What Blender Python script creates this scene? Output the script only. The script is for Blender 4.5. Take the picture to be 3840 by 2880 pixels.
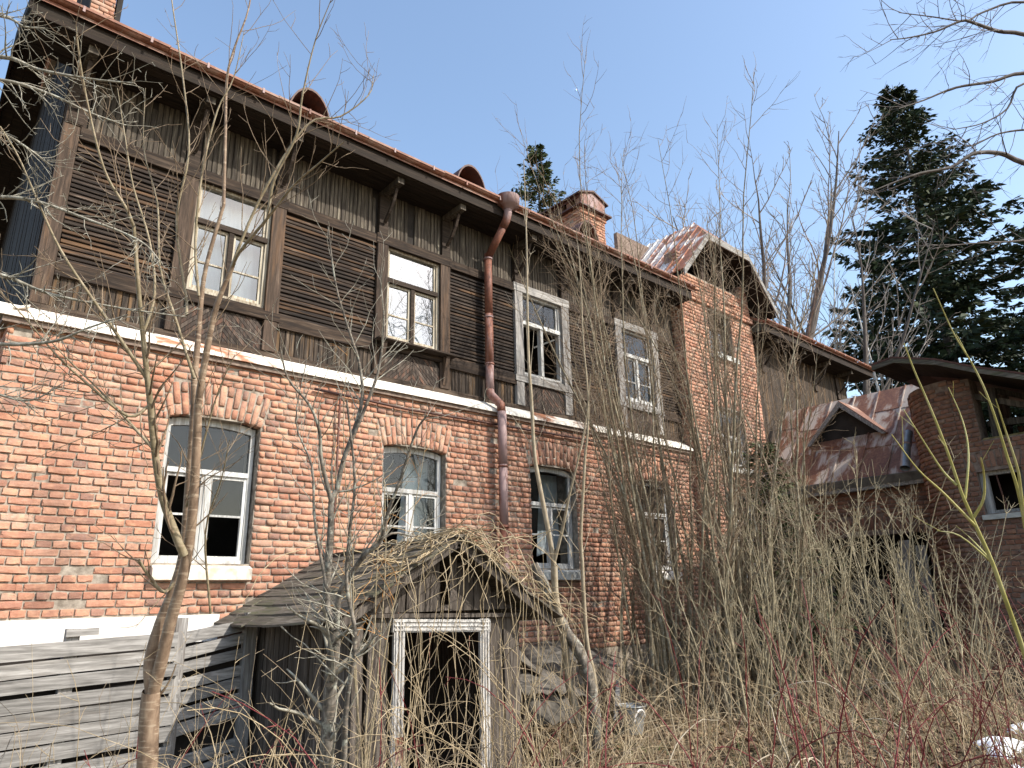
import bpy, math, random
import numpy as np
from mathutils import Vector, Matrix

# ------------------------------------------------------------------ camera, sky, sun
for o in list(bpy.data.objects):
    bpy.data.objects.remove(o, do_unlink=True)
scn = bpy.context.scene
COL = scn.collection
YAW, PITCH, ROLL, FPX = math.radians(48.28965), math.radians(17.1704), math.radians(-1.43731), 2625.93
_f = Vector((math.cos(YAW)*math.cos(PITCH), math.sin(YAW)*math.cos(PITCH), math.sin(PITCH)))
_r = Vector((math.sin(YAW), -math.cos(YAW), 0)); _u = _r.cross(_f)
_r2 = _r*math.cos(ROLL) + _u*math.sin(ROLL); _u2 = -_r*math.sin(ROLL) + _u*math.cos(ROLL)
cd = bpy.data.cameras.new('camera'); cam = bpy.data.objects.new('camera', cd); COL.objects.link(cam)
cd.sensor_width = 36.0; cd.lens = FPX/3840*36; cd.clip_start = 0.05; cd.clip_end = 3000
cam.matrix_world = Matrix(((_r2.x, _u2.x, -_f.x, 0), (_r2.y, _u2.y, -_f.y, 0), (_r2.z, _u2.z, -_f.z, 0), (0, 0, 0, 1)))
scn.camera = cam
SUN = Vector((0.50, -1.0, 0.95)).normalized()
w = bpy.data.worlds.new('World'); scn.world = w; w.use_nodes = True
nt = w.node_tree; nt.nodes.clear()
sky = nt.nodes.new('ShaderNodeTexSky'); sky.sky_type = 'NISHITA'; sky.sun_disc = False
sky.sun_elevation = math.asin(SUN.z); sky.sun_rotation = math.atan2(SUN.x, SUN.y)
sky.altitude = 0; sky.air_density = 1.3; sky.dust_density = 1.8; sky.ozone_density = 1.6
bg = nt.nodes.new('ShaderNodeBackground'); bg.inputs[1].default_value = 0.15
wo = nt.nodes.new('ShaderNodeOutputWorld')
nt.links.new(sky.outputs[0], bg.inputs[0]); nt.links.new(bg.outputs[0], wo.inputs[0])
sl = bpy.data.lights.new('sun', 'SUN'); sl.energy = 3.3; sl.angle = math.radians(0.53); sl.color = (1.0, 0.94, 0.85)
so = bpy.data.objects.new('sun', sl); COL.objects.link(so)
so.rotation_euler = (-SUN).to_track_quat('-Z', 'Y').to_euler(); so.location = (6, -12, 14)
scn.view_settings.view_transform = 'Standard'; scn.view_settings.look = 'None'
scn.view_settings.gamma = 1.0; scn.view_settings.exposure = 0.92
scn.render.engine = 'CYCLES'
scn.cycles.max_bounces = 8; scn.cycles.transparent_max_bounces = 16

rnd = random.Random(7)
rng = np.random.default_rng(11)

# ------------------------------------------------------------------ materials
def new_mat(name):
    m = bpy.data.materials.new(name); m.use_nodes = True
    n = m.node_tree.nodes; n.clear()
    out = n.new('ShaderNodeOutputMaterial'); b = n.new('ShaderNodeBsdfPrincipled')
    m.node_tree.links.new(b.outputs[0], out.inputs[0])
    b.inputs['Roughness'].default_value = 0.85
    b.inputs['Specular IOR Level'].default_value = 0.25
    return m, m.node_tree, b
def N(t, kind, **kw):
    n = t.nodes.new(kind)
    for k, v in kw.items(): setattr(n, k, v)
    return n
def L(t, a, b): t.links.new(a, b)
def ramp(t, fac, stops, interp='LINEAR'):
    r = N(t, 'ShaderNodeValToRGB'); e = r.color_ramp; e.interpolation = interp
    while len(e.elements) > 1: e.elements.remove(e.elements[0])
    e.elements[0].position = stops[0][0]; e.elements[0].color = (*stops[0][1], 1)
    for p_, c in stops[1:]:
        q = e.elements.new(p_); q.color = (*c, 1)
    L(t, fac, r.inputs[0]); return r.outputs[0]
def mixc(t, fac, a, b, mode='MIX'):
    m = N(t, 'ShaderNodeMix', data_type='RGBA', blend_type=mode)
    for s, v in ((0, fac), (6, a), (7, b)):
        if hasattr(v, 'links'): L(t, v, m.inputs[s])
        elif s == 0: m.inputs[0].default_value = v
        else: m.inputs[s].default_value = (*v, 1)
    return m.outputs[2]
def mth(t, op, a, b=0.0, c=0.0, clamp=False):
    m = N(t, 'ShaderNodeMath', operation=op, use_clamp=clamp)
    for i, v in enumerate((a, b, c)):
        if hasattr(v, 'links'): L(t, v, m.inputs[i])
        else: m.inputs[i].default_value = v
    return m.outputs[0]
def rnd_node(t):
    a = N(t, 'ShaderNodeAttribute', attribute_name='rnd'); o = N(t, 'ShaderNodeObjectInfo')
    return mth(t, 'FRACT', mth(t, 'ADD', a.outputs['Fac'], o.outputs['Random']))
def pos_node(t, scale=(1, 1, 1), offs=None):
    g = N(t, 'ShaderNodeNewGeometry'); v = N(t, 'ShaderNodeVectorMath', operation='MULTIPLY')
    L(t, g.outputs['Position'], v.inputs[0]); v.inputs[1].default_value = scale
    if offs is None: return v.outputs[0]
    a = N(t, 'ShaderNodeVectorMath', operation='ADD'); L(t, v.outputs[0], a.inputs[0])
    c = N(t, 'ShaderNodeCombineXYZ'); k = mth(t, 'MULTIPLY', offs, 37.0)
    for i in range(3): L(t, k, c.inputs[i])
    L(t, c.outputs[0], a.inputs[1]); return a.outputs[0]
def noise(t, vec, scale, detail=4, rough=0.55, dist=0.0):
    n = N(t, 'ShaderNodeTexNoise'); n.inputs['Scale'].default_value = scale; n.inputs['Detail'].default_value = detail
    n.inputs['Roughness'].default_value = rough; n.inputs['Distortion'].default_value = dist
    L(t, vec, n.inputs['Vector']); return n.outputs['Fac']
def bump(t, b, h, strength=0.4, dist=0.01):
    k = N(t, 'ShaderNodeBump'); k.inputs['Strength'].default_value = strength; k.inputs['Distance'].default_value = dist
    L(t, h, k.inputs['Height']); L(t, k.outputs[0], b.inputs['Normal'])

def mat_brick(name, dark=1.0, white=0.5):
    m, t, b = new_mat(name); r = rnd_node(t); P = pos_node(t); Pr = pos_node(t, (1, 1, 1), r)
    d = dark
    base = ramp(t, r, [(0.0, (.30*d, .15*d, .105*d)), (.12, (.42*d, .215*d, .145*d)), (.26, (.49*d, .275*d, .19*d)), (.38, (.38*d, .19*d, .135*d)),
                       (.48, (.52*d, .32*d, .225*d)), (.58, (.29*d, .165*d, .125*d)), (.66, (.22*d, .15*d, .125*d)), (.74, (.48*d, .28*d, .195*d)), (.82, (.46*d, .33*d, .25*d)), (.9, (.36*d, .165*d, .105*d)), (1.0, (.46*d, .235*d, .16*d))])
    n1 = noise(t, Pr, 26, 5, .65); n2 = noise(t, Pr, 9, 3)
    c = mixc(t, ramp(t, n1, [(.35, (0, 0, 0)), (.75, (.55, .55, .55))]), base, (.28*d, .11*d, .06*d))
    c = mixc(t, ramp(t, n2, [(.48, (0, 0, 0)), (.72, (.5, .5, .5))]), c, (.66*d, .38*d, .23*d))
    # lime wash left on some bricks
    big = noise(t, P, .9, 3); r2 = mth(t, 'FRACT', mth(t, 'MULTIPLY', r, 17.3))
    k = mth(t, 'ADD', mth(t, 'MULTIPLY', big, 1.1), mth(t, 'MULTIPLY', r2, .42))
    k = mth(t, 'ADD', k, mth(t, 'MULTIPLY', noise(t, Pr, 14, 4, .7), .5))
    wfac = ramp(t, k, [(1.12-.10*white, (0, 0, 0)), (1.28-.10*white, (white, white, white))])
    c = mixc(t, wfac, c, (.72*d, .62*d, .54*d))
    # soot and damp in vertical streaks
    st = noise(t, pos_node(t, (1.3, 1.3, .22)), 1.5, 4)
    c = mixc(t, ramp(t, st, [(.52, (0, 0, 0)), (.70, (.55, .55, .55))]), c, (.17*d, .10*d, .075*d))
    L(t, c, b.inputs['Base Color']); b.inputs['Roughness'].default_value = .92
    bump(t, b, mth(t, 'ADD', n1, mth(t, 'MULTIPLY', n2, .6)), .6, .012)
    return m
def mat_simple(name, c1, c2, scale=8, rough=.85, bumpd=.006, stretch=(1, 1, 1), metallic=0.0, spec=.25, lo=.35, hi=.65):
    m, t, b = new_mat(name); r = rnd_node(t); n = noise(t, pos_node(t, stretch, r), scale, 5, .6)
    L(t, ramp(t, n, [(lo, c1), (hi, c2)]), b.inputs['Base Color'])
    b.inputs['Roughness'].default_value = rough; b.inputs['Metallic'].default_value = metallic; b.inputs['Specular IOR Level'].default_value = spec
    if bumpd: bump(t, b, n, .5, bumpd)
    return m
def mat_wood(name, axis, stops, streak=None, streak_amt=.5, scale=1.0, rndamt=.35, rough=.85):
    """weathered boards, grain along axis; stops = colours over the grain; streak = worn colour"""
    m, t, b = new_mat(name); r = rnd_node(t)
    s = [14.0, 14.0, 14.0]; s['xyz'.index(axis)] = .9
    V = pos_node(t, tuple(s), r); g = noise(t, V, 2.6*scale, 6, .65, .3)
    s2 = [60.0]*3; s2['xyz'.index(axis)] = 2.2
    fine = noise(t, pos_node(t, tuple(s2), r), 1.6*scale, 3, .6)
    k = mth(t, 'ADD', mth(t, 'MULTIPLY', g, .75), mth(t, 'MULTIPLY', fine, .25))
    c = ramp(t, k, stops)
    if streak:
        s3 = [9.0]*3; s3['xyz'.index(axis)] = .8
        q = noise(t, pos_node(t, tuple(s3), r), 2.2, 4, .6)
        q = mth(t, 'ADD', q, mth(t, 'MULTIPLY', mth(t, 'SUBTRACT', mth(t, 'FRACT', mth(t, 'MULTIPLY', r, 7.7)), .5), .22))
        c = mixc(t, ramp(t, q, [(.54, (0, 0, 0)), (.70, (streak_amt,)*3)]), c, streak)
    f = mth(t, 'ADD', 1-rndamt*.6, mth(t, 'MULTIPLY', mth(t, 'FRACT', mth(t, 'MULTIPLY', r, 3.3)), rndamt))
    hsv = N(t, 'ShaderNodeHueSaturation'); L(t, c, hsv.inputs['Color']); L(t, f, hsv.inputs['Value'])
    L(t, hsv.outputs[0], b.inputs['Base Color']); b.inputs['Roughness'].default_value = rough
    bump(t, b, k, .7, .006)
    return m
def mat_rust(name, paint=(.55, .56, .56), amount=.5, stretch=(1, 1, 1), scale=2.2, rust=((.10, .035, .02), (.27, .09, .04), (.42, .2, .09))):
    m, t, b = new_mat(name); r = rnd_node(t); V = pos_node(t, stretch, r)
    n = noise(t, V, scale, 6, .62, .4); f = noise(t, pos_node(t, (1, 1, 1), r), 22, 4, .6)
    rc = ramp(t, mth(t, 'ADD', mth(t, 'MULTIPLY', n, .5), mth(t, 'MULTIPLY', f, .5)), [(.32, rust[0]), (.5, rust[1]), (.7, rust[2])])
    k = mth(t, 'ADD', n, mth(t, 'MULTIPLY', mth(t, 'SUBTRACT', mth(t, 'FRACT', mth(t, 'MULTIPLY', r, 5.1)), .5), .25))
    fac = ramp(t, k, [(amount-.05, (1, 1, 1)), (amount+.06, (0, 0, 0))])
    c = mixc(t, fac, paint, rc)
    L(t, c, b.inputs['Base Color']); b.inputs['Roughness'].default_value = .62; b.inputs['Specular IOR Level'].default_value = .4
    bump(t, b, f, .25, .004); return m
def mat_bark(name, c1, c2, c3, bands=0.0, rough=.8, scale=30, lichen=0.0):
    m, t, b = new_mat(name); r = rnd_node(t); V = pos_node(t, (1, 1, .35), r)
    n = noise(t, V, scale, 5, .6); c = ramp(t, n, [(.3, c1), (.5, c2), (.72, c3)])
    if bands:
        n2 = noise(t, pos_node(t, (9, 9, 70), r), 1.0, 2, .5)
        c = mixc(t, ramp(t, n2, [(.56, (0, 0, 0)), (.62, (bands,)*3)]), c, (.42, .33, .24))
    if lichen:
        n3 = noise(t, pos_node(t, (1, 1, 1), r), 11, 4, .7)
        c = mixc(t, ramp(t, n3, [(.55, (0, 0, 0)), (.63, (lichen,)*3)]), c, (.42, .43, .36))
    L(t, c, b.inputs['Base Color']); b.inputs['Roughness'].default_value = rough
    bump(t, b, n, .5, .004); return m
def mat_glass(name, dust=.1, gloss=.2, tint=(.5, .56, .6)):
    m = bpy.data.materials.new(name); m.use_nodes = True; t = m.node_tree; t.nodes.clear()
    out = N(t, 'ShaderNodeOutputMaterial'); tr = N(t, 'ShaderNodeBsdfTransparent'); gl = N(t, 'ShaderNodeBsdfGlossy'); di = N(t, 'ShaderNodeBsdfDiffuse')
    gl.inputs['Roughness'].default_value = .02; gl.inputs['Color'].default_value = (.95, .97, 1, 1); di.inputs['Color'].default_value = (*tint, 1)
    tr.inputs['Color'].default_value = (.9, .93, .92, 1)
    g = N(t, 'ShaderNodeNewGeometry'); n = noise(t, pos_node(t), 3.0, 4)
    lw = N(t, 'ShaderNodeFresnel'); lw.inputs['IOR'].default_value = 1.52
    bp = N(t, 'ShaderNodeBump'); bp.inputs['Strength'].default_value = .08; bp.inputs['Distance'].default_value = .02
    L(t, noise(t, pos_node(t), 2.4, 2), bp.inputs['Height']); L(t, bp.outputs[0], gl.inputs['Normal'])
    m1 = N(t, 'ShaderNodeMixShader'); L(t, mth(t, 'MULTIPLY', n, dust*2), m1.inputs[0]); L(t, tr.outputs[0], m1.inputs[1]); L(t, di.outputs[0], m1.inputs[2])
    m2 = N(t, 'ShaderNodeMixShader'); L(t, mth(t, 'ADD', mth(t, 'MULTIPLY', lw.outputs[0], 1.0), gloss, 0, True), m2.inputs[0]); L(t, m1.outputs[0], m2.inputs[1]); L(t, gl.outputs[0], m2.inputs[2])
    L(t, m2.outputs[0], out.inputs[0]); return m

M = {}
M['brick'] = mat_brick('brick_sunny', 1.04, .85)
M['brick_wing'] = mat_brick('brick_wing', 1.0, .4)
M['brick_shaded'] = mat_brick('brick_annex', .58, .12)  # same brick, darkened to carry the annex's shade in its colour
M['mortar'] = mat_simple('lime_mortar', (.17, .14, .11), (.38, .33, .27), 14, .95, .01)
M['mortar_dk'] = mat_simple('dark_mortar', (.14, .10, .08), (.26, .2, .16), 14, .95, .01)  # darker copy of the lime mortar
M['plaster'] = mat_simple('plinth_plaster', (.60, .56, .50), (.82, .80, .76), 5, .9, .006)
BROWN = [(.30, (.008, .006, .005)), (.45, (.022, .015, .011)), (.56, (.046, .030, .020)), (.68, (.10, .072, .05))]
M['slat'] = mat_wood('tarred_slat', 'x', [(.32, (.008, .006, .005)), (.46, (.020, .014, .011)), (.58, (.045, .031, .022)), (.70, (.15, .12, .10))], (.24, .125, .055), .30, 1.0, .7)
M['trim_x'] = mat_wood('brown_trim_long', 'x', BROWN, (.15, .11, .08), .5)
M['trim_z'] = mat_wood('brown_trim_upright', 'z', [(.3, (.018, .013, .010)), (.45, (.045, .031, .022)), (.57, (.085, .058, .042)), (.7, (.17, .125, .09))], (.17, .095, .05), .4)
M['frieze'] = mat_wood('frieze_board', 'z', [(.30, (.022, .017, .014)), (.45, (.062, .050, .039)), (.57, (.125, .105, .080)), (.7, (.33, .29, .215))], (.03, .022, .016), .6, 1.0, .6)
M['apron'] = mat_wood('apron_board', 'z', [(.30, (.010, .008, .007)), (.45, (.032, .024, .018)), (.58, (.075, .056, .042)), (.72, (.24, .18, .12))], (.30, .17, .07), .35, 1.0, .5)
M['chevron'] = mat_wood('chevron_board', 'z', [(.30, (.012, .009, .008)), (.45, (.042, .032, .026)), (.58, (.09, .07, .056)), (.72, (.22, .18, .145))], (.22, .10, .06), .4, .8, .6)
M['grey_x'] = mat_wood('grey_board_long', 'x', [(.3, (.09, .085, .08)), (.45, (.21, .20, .185)), (.57, (.33, .315, .295)), (.7, (.46, .445, .42))], (.13, .115, .10), .6)
M['grey_z'] = mat_wood('grey_board_upright', 'z', [(.3, (.10, .093, .085)), (.45, (.22, .205, .19)), (.57, (.33, .315, .295)), (.7, (.46, .445, .42))], (.13, .11, .09), .6)
M['shed_z'] = mat_wood('shed_board', 'z', [(.3, (.02, .016, .013)), (.45, (.062, .051, .042)), (.57, (.125, .105, .088)), (.7, (.25, .22, .19))], (.05, .04, .03), .6, 1.0, .6)
M['shed_roof'] = mat_wood('shed_shingle', 'y', [(.3, (.035, .03, .024)), (.45, (.09, .078, .06)), (.57, (.15, .13, .105)), (.7, (.26, .24, .2))], (.09, .10, .045), .5, 1.0, .5)
M['white_wood'] = mat_wood('peeling_white_paint', 'z', [(.28, (.16, .15, .14)), (.42, (.42, .42, .40)), (.55, (.58, .58, .56)), (.7, (.70, .70, .68))], (.22, .19, .16), .6)
M['door_frame'] = mat_wood('door_casing_paint', 'z', [(.28, (.18, .165, .15)), (.42, (.38, .365, .345)), (.55, (.55, .535, .51)), (.7, (.68, .665, .64))], (.24, .2, .165), .6)
M['sash_y'] = mat_wood('cream_sash', 'z', [(.28, (.12, .09, .06)), (.42, (.30, .25, .18)), (.55, (.48, .43, .34)), (.7, (.62, .58, .5))], (.16, .10, .06), .5)
M['sash_dk'] = mat_wood('dark_sash', 'x', [(.3, (.015, .011, .008)), (.5, (.04, .028, .02)), (.7, (.09, .065, .05))])
M['soffit'] = mat_wood('soffit_board', 'x', [(.3, (.008, .006, .005)), (.5, (.022, .015, .011)), (.7, (.055, .038, .026))], (.02, .016, .01), .5)  # old dark timber, deepened so its colour holds the eave shade
M['rust'] = mat_rust('rusty_gutter', (.25, .15, .11), .60, (1, 1, 1), 3.0, ((.09, .034, .02), (.20, .075, .04), (.33, .15, .085)))
M['rust_pipe'] = mat_rust('rusty_downpipe', (.28, .19, .18), .46, (1, 1, .4), 3.0, ((.085, .035, .025), (.2, .075, .045), (.31, .13, .075)))
M['rust_dk'] = mat_rust('dark_rust', (.06, .03, .025), .6, (1, 1, 1), 3.0, ((.03, .015, .012), (.09, .035, .022), (.17, .06, .035)))
M['roof'] = mat_rust('rusted_roof_sheet', (.40, .34, .29), .50, (.9, 2.6, .9), 1.7, ((.09, .04, .027), (.19, .085, .05), (.34, .19, .10)))
M['wing_roof'] = mat_rust('streaked_roof_sheet', (.62, .60, .58), .47, (1.5, 1.5, .5), 2.2, ((.14, .055, .03), (.30, .11, .055), (.45, .24, .13)))
M['ledge'] = mat_rust('ledge_flashing', (.74, .70, .62), .42, (.5, 1, 1), 3.0, ((.2, .08, .04), (.38, .17, .09), (.52, .32, .2)))
M['sill'] = mat_simple('lime_sill', (.50, .42, .30), (.72, .70, .64), 7, .8, .004)
M['sill_gr'] = mat_simple('concrete_sill', (.34, .34, .31), (.52, .52, .48), 7, .85, .004)
M['zinc'] = mat_simple('galvanised_zinc', (.22, .23, .23), (.40, .41, .41), 6, .45, .002, metallic=.6, spec=.5)
M['dark'] = mat_simple('dark_interior', (.02, .017, .015), (.04, .034, .03), 3, .95, 0)  # near-black, so the darkness of rooms and openings lies in the colour
M['curtain'] = mat_simple('white_curtain', (.66, .72, .76), (.80, .84, .87), 3, .9, .004, (6, 6, .6))
M['curtain_b'] = mat_simple('pale_blue_curtain', (.38, .47, .52), (.52, .58, .62), 3, .9, .004, (8, 8, .5))
M['glass'] = mat_glass('window_glass', .05, .22)
M['glass_d'] = mat_glass('dusty_window_glass', .02, .0, (.3, .35, .37))
M['glass_c'] = mat_glass('clean_window_glass', .02, .06)
M['snow'] = mat_simple('old_snow', (.72, .75, .80), (.88, .9, .93), 9, .6, .02, lo=.3, hi=.5)
M['slate'] = mat_simple('old_roofing_sheet', (.05, .045, .038), (.14, .125, .105), 12, .9, .006)
M['bark_cherry'] = mat_bark('cherry_bark', (.14, .095, .065), (.25, .175, .12), (.36, .27, .19), .75, .55, 22)
M['bark_limb'] = mat_bark('olive_limb_bark', (.13, .105, .06), (.24, .195, .12), (.34, .29, .2), .35, .6, 26)
M['bark_grey'] = mat_bark('lichened_bark', (.05, .043, .036), (.13, .115, .095), (.30, .27, .23), .3, .85, 30, .7)
M['bark_pale'] = mat_bark('pale_sapling_bark', (.24, .195, .13), (.34, .285, .2), (.44, .385, .29), .2, .65, 30)
M['bark_alder'] = mat_bark('alder_bark', (.11, .09, .055), (.20, .165, .105), (.31, .265, .18), .3, .8, 34, .45)
M['twig_dk'] = mat_bark('dark_twig', (.12, .085, .055), (.22, .16, .105), (.34, .26, .18), 0, .75, 20)
M['twig_lt'] = mat_bark('pale_twig', (.27, .225, .16), (.40, .34, .25), (.52, .46, .36), 0, .75, 20)
M['twig_gr'] = mat_bark('grey_lichen_twig', (.14, .125, .095), (.26, .24, .19), (.42, .40, .34), 0, .85, 34, .6)
M['twig_elder'] = mat_bark('elder_twig', (.20, .165, .10), (.32, .27, .175), (.43, .38, .26), 0, .75, 20)
M['dry'] = mat_bark('dry_stem', (.22, .165, .095), (.36, .28, .17), (.52, .43, .30), 0, .8, 14)
M['dry2'] = mat_bark('grey_dry_stem', (.13, .095, .062), (.22, .17, .115), (.36, .30, .22), 0, .8, 14)
M['red'] = mat_bark('red_cane', (.07, .012, .014), (.16, .028, .03), (.28, .08, .065), 0, .5, 18)
M['willow'] = mat_bark('willow_shoot', (.25, .22, .06), (.36, .33, .11), (.50, .46, .24), 0, .5, 12)
M['birch'] = mat_bark('birch_bark', (.30, .29, .27), (.62, .61, .58), (.74, .73, .7), 0, .7, 8)
M['far_bark'] = mat_bark('far_tree_bark', (.06, .05, .045), (.115, .098, .088), (.19, .17, .15), 0, .85, 6)
M['twig_far'] = mat_bark('far_pale_twig', (.20, .165, .14), (.30, .26, .225), (.42, .38, .34), 0, .85, 6)
M['orange_twig'] = mat_bark('orange_twig', (.35, .16, .05), (.48, .24, .08), (.55, .32, .14), 0, .6, 18)
def mat_needles(name, c1, c2, c3):
    m, t, b = new_mat(name); r = rnd_node(t); n = noise(t, pos_node(t), 1.1, 3)
    k = mth(t, 'ADD', mth(t, 'MULTIPLY', r, .55), mth(t, 'MULTIPLY', n, .45))
    L(t, ramp(t, k, [(.2, c1), (.5, c2), (.8, c3)]), b.inputs['Base Color']); b.inputs['Roughness'].default_value = .7
    return m
M['needles'] = mat_needles('spruce_needles', (.012, .022, .012), (.03, .048, .02), (.06, .075, .03))
M['needles2'] = mat_needles('young_spruce_needles', (.03, .045, .015), (.055, .075, .025), (.10, .115, .045))
M['grass'] = mat_needles('dry_grass', (.20, .15, .07), (.34, .27, .14), (.46, .39, .24))
M['grass_g'] = mat_needles('fresh_grass', (.05, .075, .02), (.085, .12, .035), (.14, .16, .06))
M['litter'] = mat_needles('leaf_litter', (.09, .055, .03), (.19, .125, .07), (.33, .24, .15))
def mat_ground():
    m, t, b = new_mat('littered_soil'); P = pos_node(t)
    a = noise(t, P, 9, 6, .7); c = noise(t, P, .7, 3); d = noise(t, P, 55, 4, .7)
    col = ramp(t, mth(t, 'ADD', mth(t, 'MULTIPLY', a, .5), mth(t, 'MULTIPLY', d, .5)), [(.33, (.045, .032, .02)), (.47, (.12, .085, .05)), (.58, (.21, .155, .095)), (.7, (.33, .26, .17))])
    col = mixc(t, ramp(t, c, [(.55, (0, 0, 0)), (.68, (.55, .55, .55))]), col, (.075, .085, .03))
    L(t, col, b.inputs['Base Color']); b.inputs['Roughness'].default_value = .95; bump(t, b, a, .8, .04); return m
M['ground'] = mat_ground()

# ------------------------------------------------------------------ mesh helpers
def tag(o, label=None, cat=None, group=None, kind=None):
    if label: o['label'] = label
    if cat: o['category'] = cat
    if group: o['group'] = group
    if kind: o['kind'] = kind
    return o
ORG = {}
def empty(name, loc, label, cat, group=None):
    o = bpy.data.objects.new(name, None); COL.objects.link(o); o.location = loc; o.empty_display_size = .2
    ORG[o.name] = np.array(loc, float); tag(o, label, cat, group); return o
def root_of(o):
    while o.parent: o = o.parent
    return o
def origin(parent):
    return ORG.get(root_of(parent).name, np.zeros(3)) if parent else np.zeros(3)
def link(name, me, mat, parent):
    o = bpy.data.objects.new(name, me); COL.objects.link(o)
    if mat is not None and not me.materials: me.materials.append(M[mat] if isinstance(mat, str) else mat)
    if parent: o.parent = parent
    return o
def mesh_np(name, V, F, mat, parent=None, c=None, smooth=False):
    """V (n,3) world coordinates, F (m,k) faces all with k corners, c (m,) random value per face"""
    V = np.asarray(V, float) - origin(parent); F = np.asarray(F, np.int32); k = F.shape[1]
    me = bpy.data.meshes.new(name)
    me.vertices.add(len(V)); me.vertices.foreach_set('co', V.astype(np.float32).ravel())
    me.loops.add(F.size); me.loops.foreach_set('vertex_index', F.ravel())
    me.polygons.add(len(F)); me.polygons.foreach_set('loop_start', np.arange(0, F.size, k, dtype=np.int32))
    if smooth: me.polygons.foreach_set('use_smooth', np.ones(len(F), bool))
    me.update(calc_edges=True)
    if c is not None:
        a = me.attributes.new('rnd', 'FLOAT', 'FACE'); a.data.foreach_set('value', np.asarray(c, np.float32))
    return link(name, me, mat, parent)
class MB:
    def __init__(s): s.v = []; s.f = []; s.c = []
    def add(s, vs, fs, c=0.0):
        n = len(s.v); s.v += [tuple(v) for v in vs]; s.f += [tuple(i+n for i in f) for f in fs]; s.c += [c]*len(fs); return s
    def box(s, x0, x1, y0, y1, z0, z1, c=0.0, j=0.0):
        vs = [(x, y, z) for z in (z0, z1) for y in (y0, y1) for x in (x0, x1)]
        if j: vs = [(a+rnd.uniform(-j, j), b+rnd.uniform(-j, j), d+rnd.uniform(-j, j)) for a, b, d in vs]
        return s.add(vs, [(0, 2, 3, 1), (4, 5, 7, 6), (0, 1, 5, 4), (2, 6, 7, 3), (0, 4, 6, 2), (1, 3, 7, 5)], c)
    def bar(s, a, b, wx, wz, up=(0, 0, 1), c=0.0, taper=1.0):
        """beam from a to b with a wx by wz section"""
        a, b = Vector(a), Vector(b); d = (b-a).normalized(); u = Vector(up)
        if abs(d.dot(u)) > .99: u = Vector((1, 0, 0))
        r = d.cross(u).normalized(); u = r.cross(d)
        vs = []
        for p_, k in ((a, 1), (b, taper)):
            for i, j in ((-1, -1), (1, -1), (1, 1), (-1, 1)): vs.append(p_ + r*(i*wx/2*k) + u*(j*wz/2*k))
        return s.add(vs, [(3, 2, 1, 0), (4, 5, 6, 7), (0, 1, 5, 4), (1, 2, 6, 5), (2, 3, 7, 6), (3, 0, 4, 7)], c)
    def prism(s, poly, ext, c=0.0):
        """poly: list of 3-D points, ext: extrusion vector"""
        n = len(poly); e = Vector(ext); vs = [Vector(p_) for p_ in poly] + [Vector(p_)+e for p_ in poly]
        return s.add(vs, [tuple(range(n))[::-1], tuple(range(n, 2*n))] + [(i, (i+1) % n, (i+1) % n+n, i+n) for i in range(n)], c)
    def build(s, name, mat, parent=None, smooth=False):
        o = origin(parent); me = bpy.data.meshes.new(name)
        me.from_pydata([(a-o[0], b-o[1], d-o[2]) for a, b, d in s.v], [], s.f); me.update()
        if any(s.c):
            a = me.attributes.new('rnd', 'FLOAT', 'FACE'); a.data.foreach_set('value', s.c)
        if smooth: me.polygons.foreach_set('use_smooth', [True]*len(s.f))
        return link(name, me, mat, parent)
def tube_arrays(polys, rads, sides):
    """polys: list of (n,3) arrays, rads: list of (n,) arrays -> V, F, c"""
    groups = {}
    for i, p_ in enumerate(polys): groups.setdefault(len(p_), []).append(i)
    Vs, Fs, Cs, off = [], [], [], 0
    ang = np.arange(sides)*2*np.pi/sides; ca, sa = np.cos(ang), np.sin(ang)
    for n, idx in groups.items():
        P = np.stack([polys[i] for i in idx]).astype(float); Rr = np.stack([rads[i] for i in idx]).astype(float); m = len(idx)
        T = np.empty_like(P); T[:, 1:-1] = P[:, 2:]-P[:, :-2]; T[:, 0] = P[:, 1]-P[:, 0]; T[:, -1] = P[:, -1]-P[:, -2]
        T /= np.linalg.norm(T, axis=2, keepdims=True)+1e-9
        ref = np.where(np.abs((P[:, -1]-P[:, 0])[:, 2:3]) > .8*np.linalg.norm(P[:, -1]-P[:, 0], axis=1, keepdims=True), np.array([[1., .23, 0]]), np.array([[0., 0, 1.]]))
        A = np.cross(T, np.repeat(ref[:, None, :], n, 1)); A /= np.linalg.norm(A, axis=2, keepdims=True)+1e-9
        B = np.cross(T, A)
        V = P[:, :, None, :] + Rr[:, :, None, None]*(A[:, :, None, :]*ca[None, None, :, None] + B[:, :, None, :]*sa[None, None, :, None])
        Vs.append(V.reshape(-1, 3))
        base = (np.arange(m)*n*sides)[:, None, None] + (np.arange(n-1)*sides)[None, :, None] + off
        k = np.arange(sides)[None, None, :]; k2 = (k+1) % sides
        F = np.stack([base+k, base+k2, base+k2+sides, base+k+sides], -1).reshape(-1, 4); Fs.append(F)
        Cs.append(np.repeat(rng.random(m), (n-1)*sides)); off += m*n*sides
    return np.concatenate(Vs), np.concatenate(Fs), np.concatenate(Cs)
def tubes(name, polys, rads, mat, parent=None, sides=5):
    V, F, c = tube_arrays(polys, rads, sides)
    o = mesh_np(name, V, F, mat, parent, c, smooth=True)
    if parent and name in ('twigs', 'branches', 'shoots', 'canes', 'vine_stems', 'limbs'): o['kind'] = 'stuff'
    return o
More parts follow.
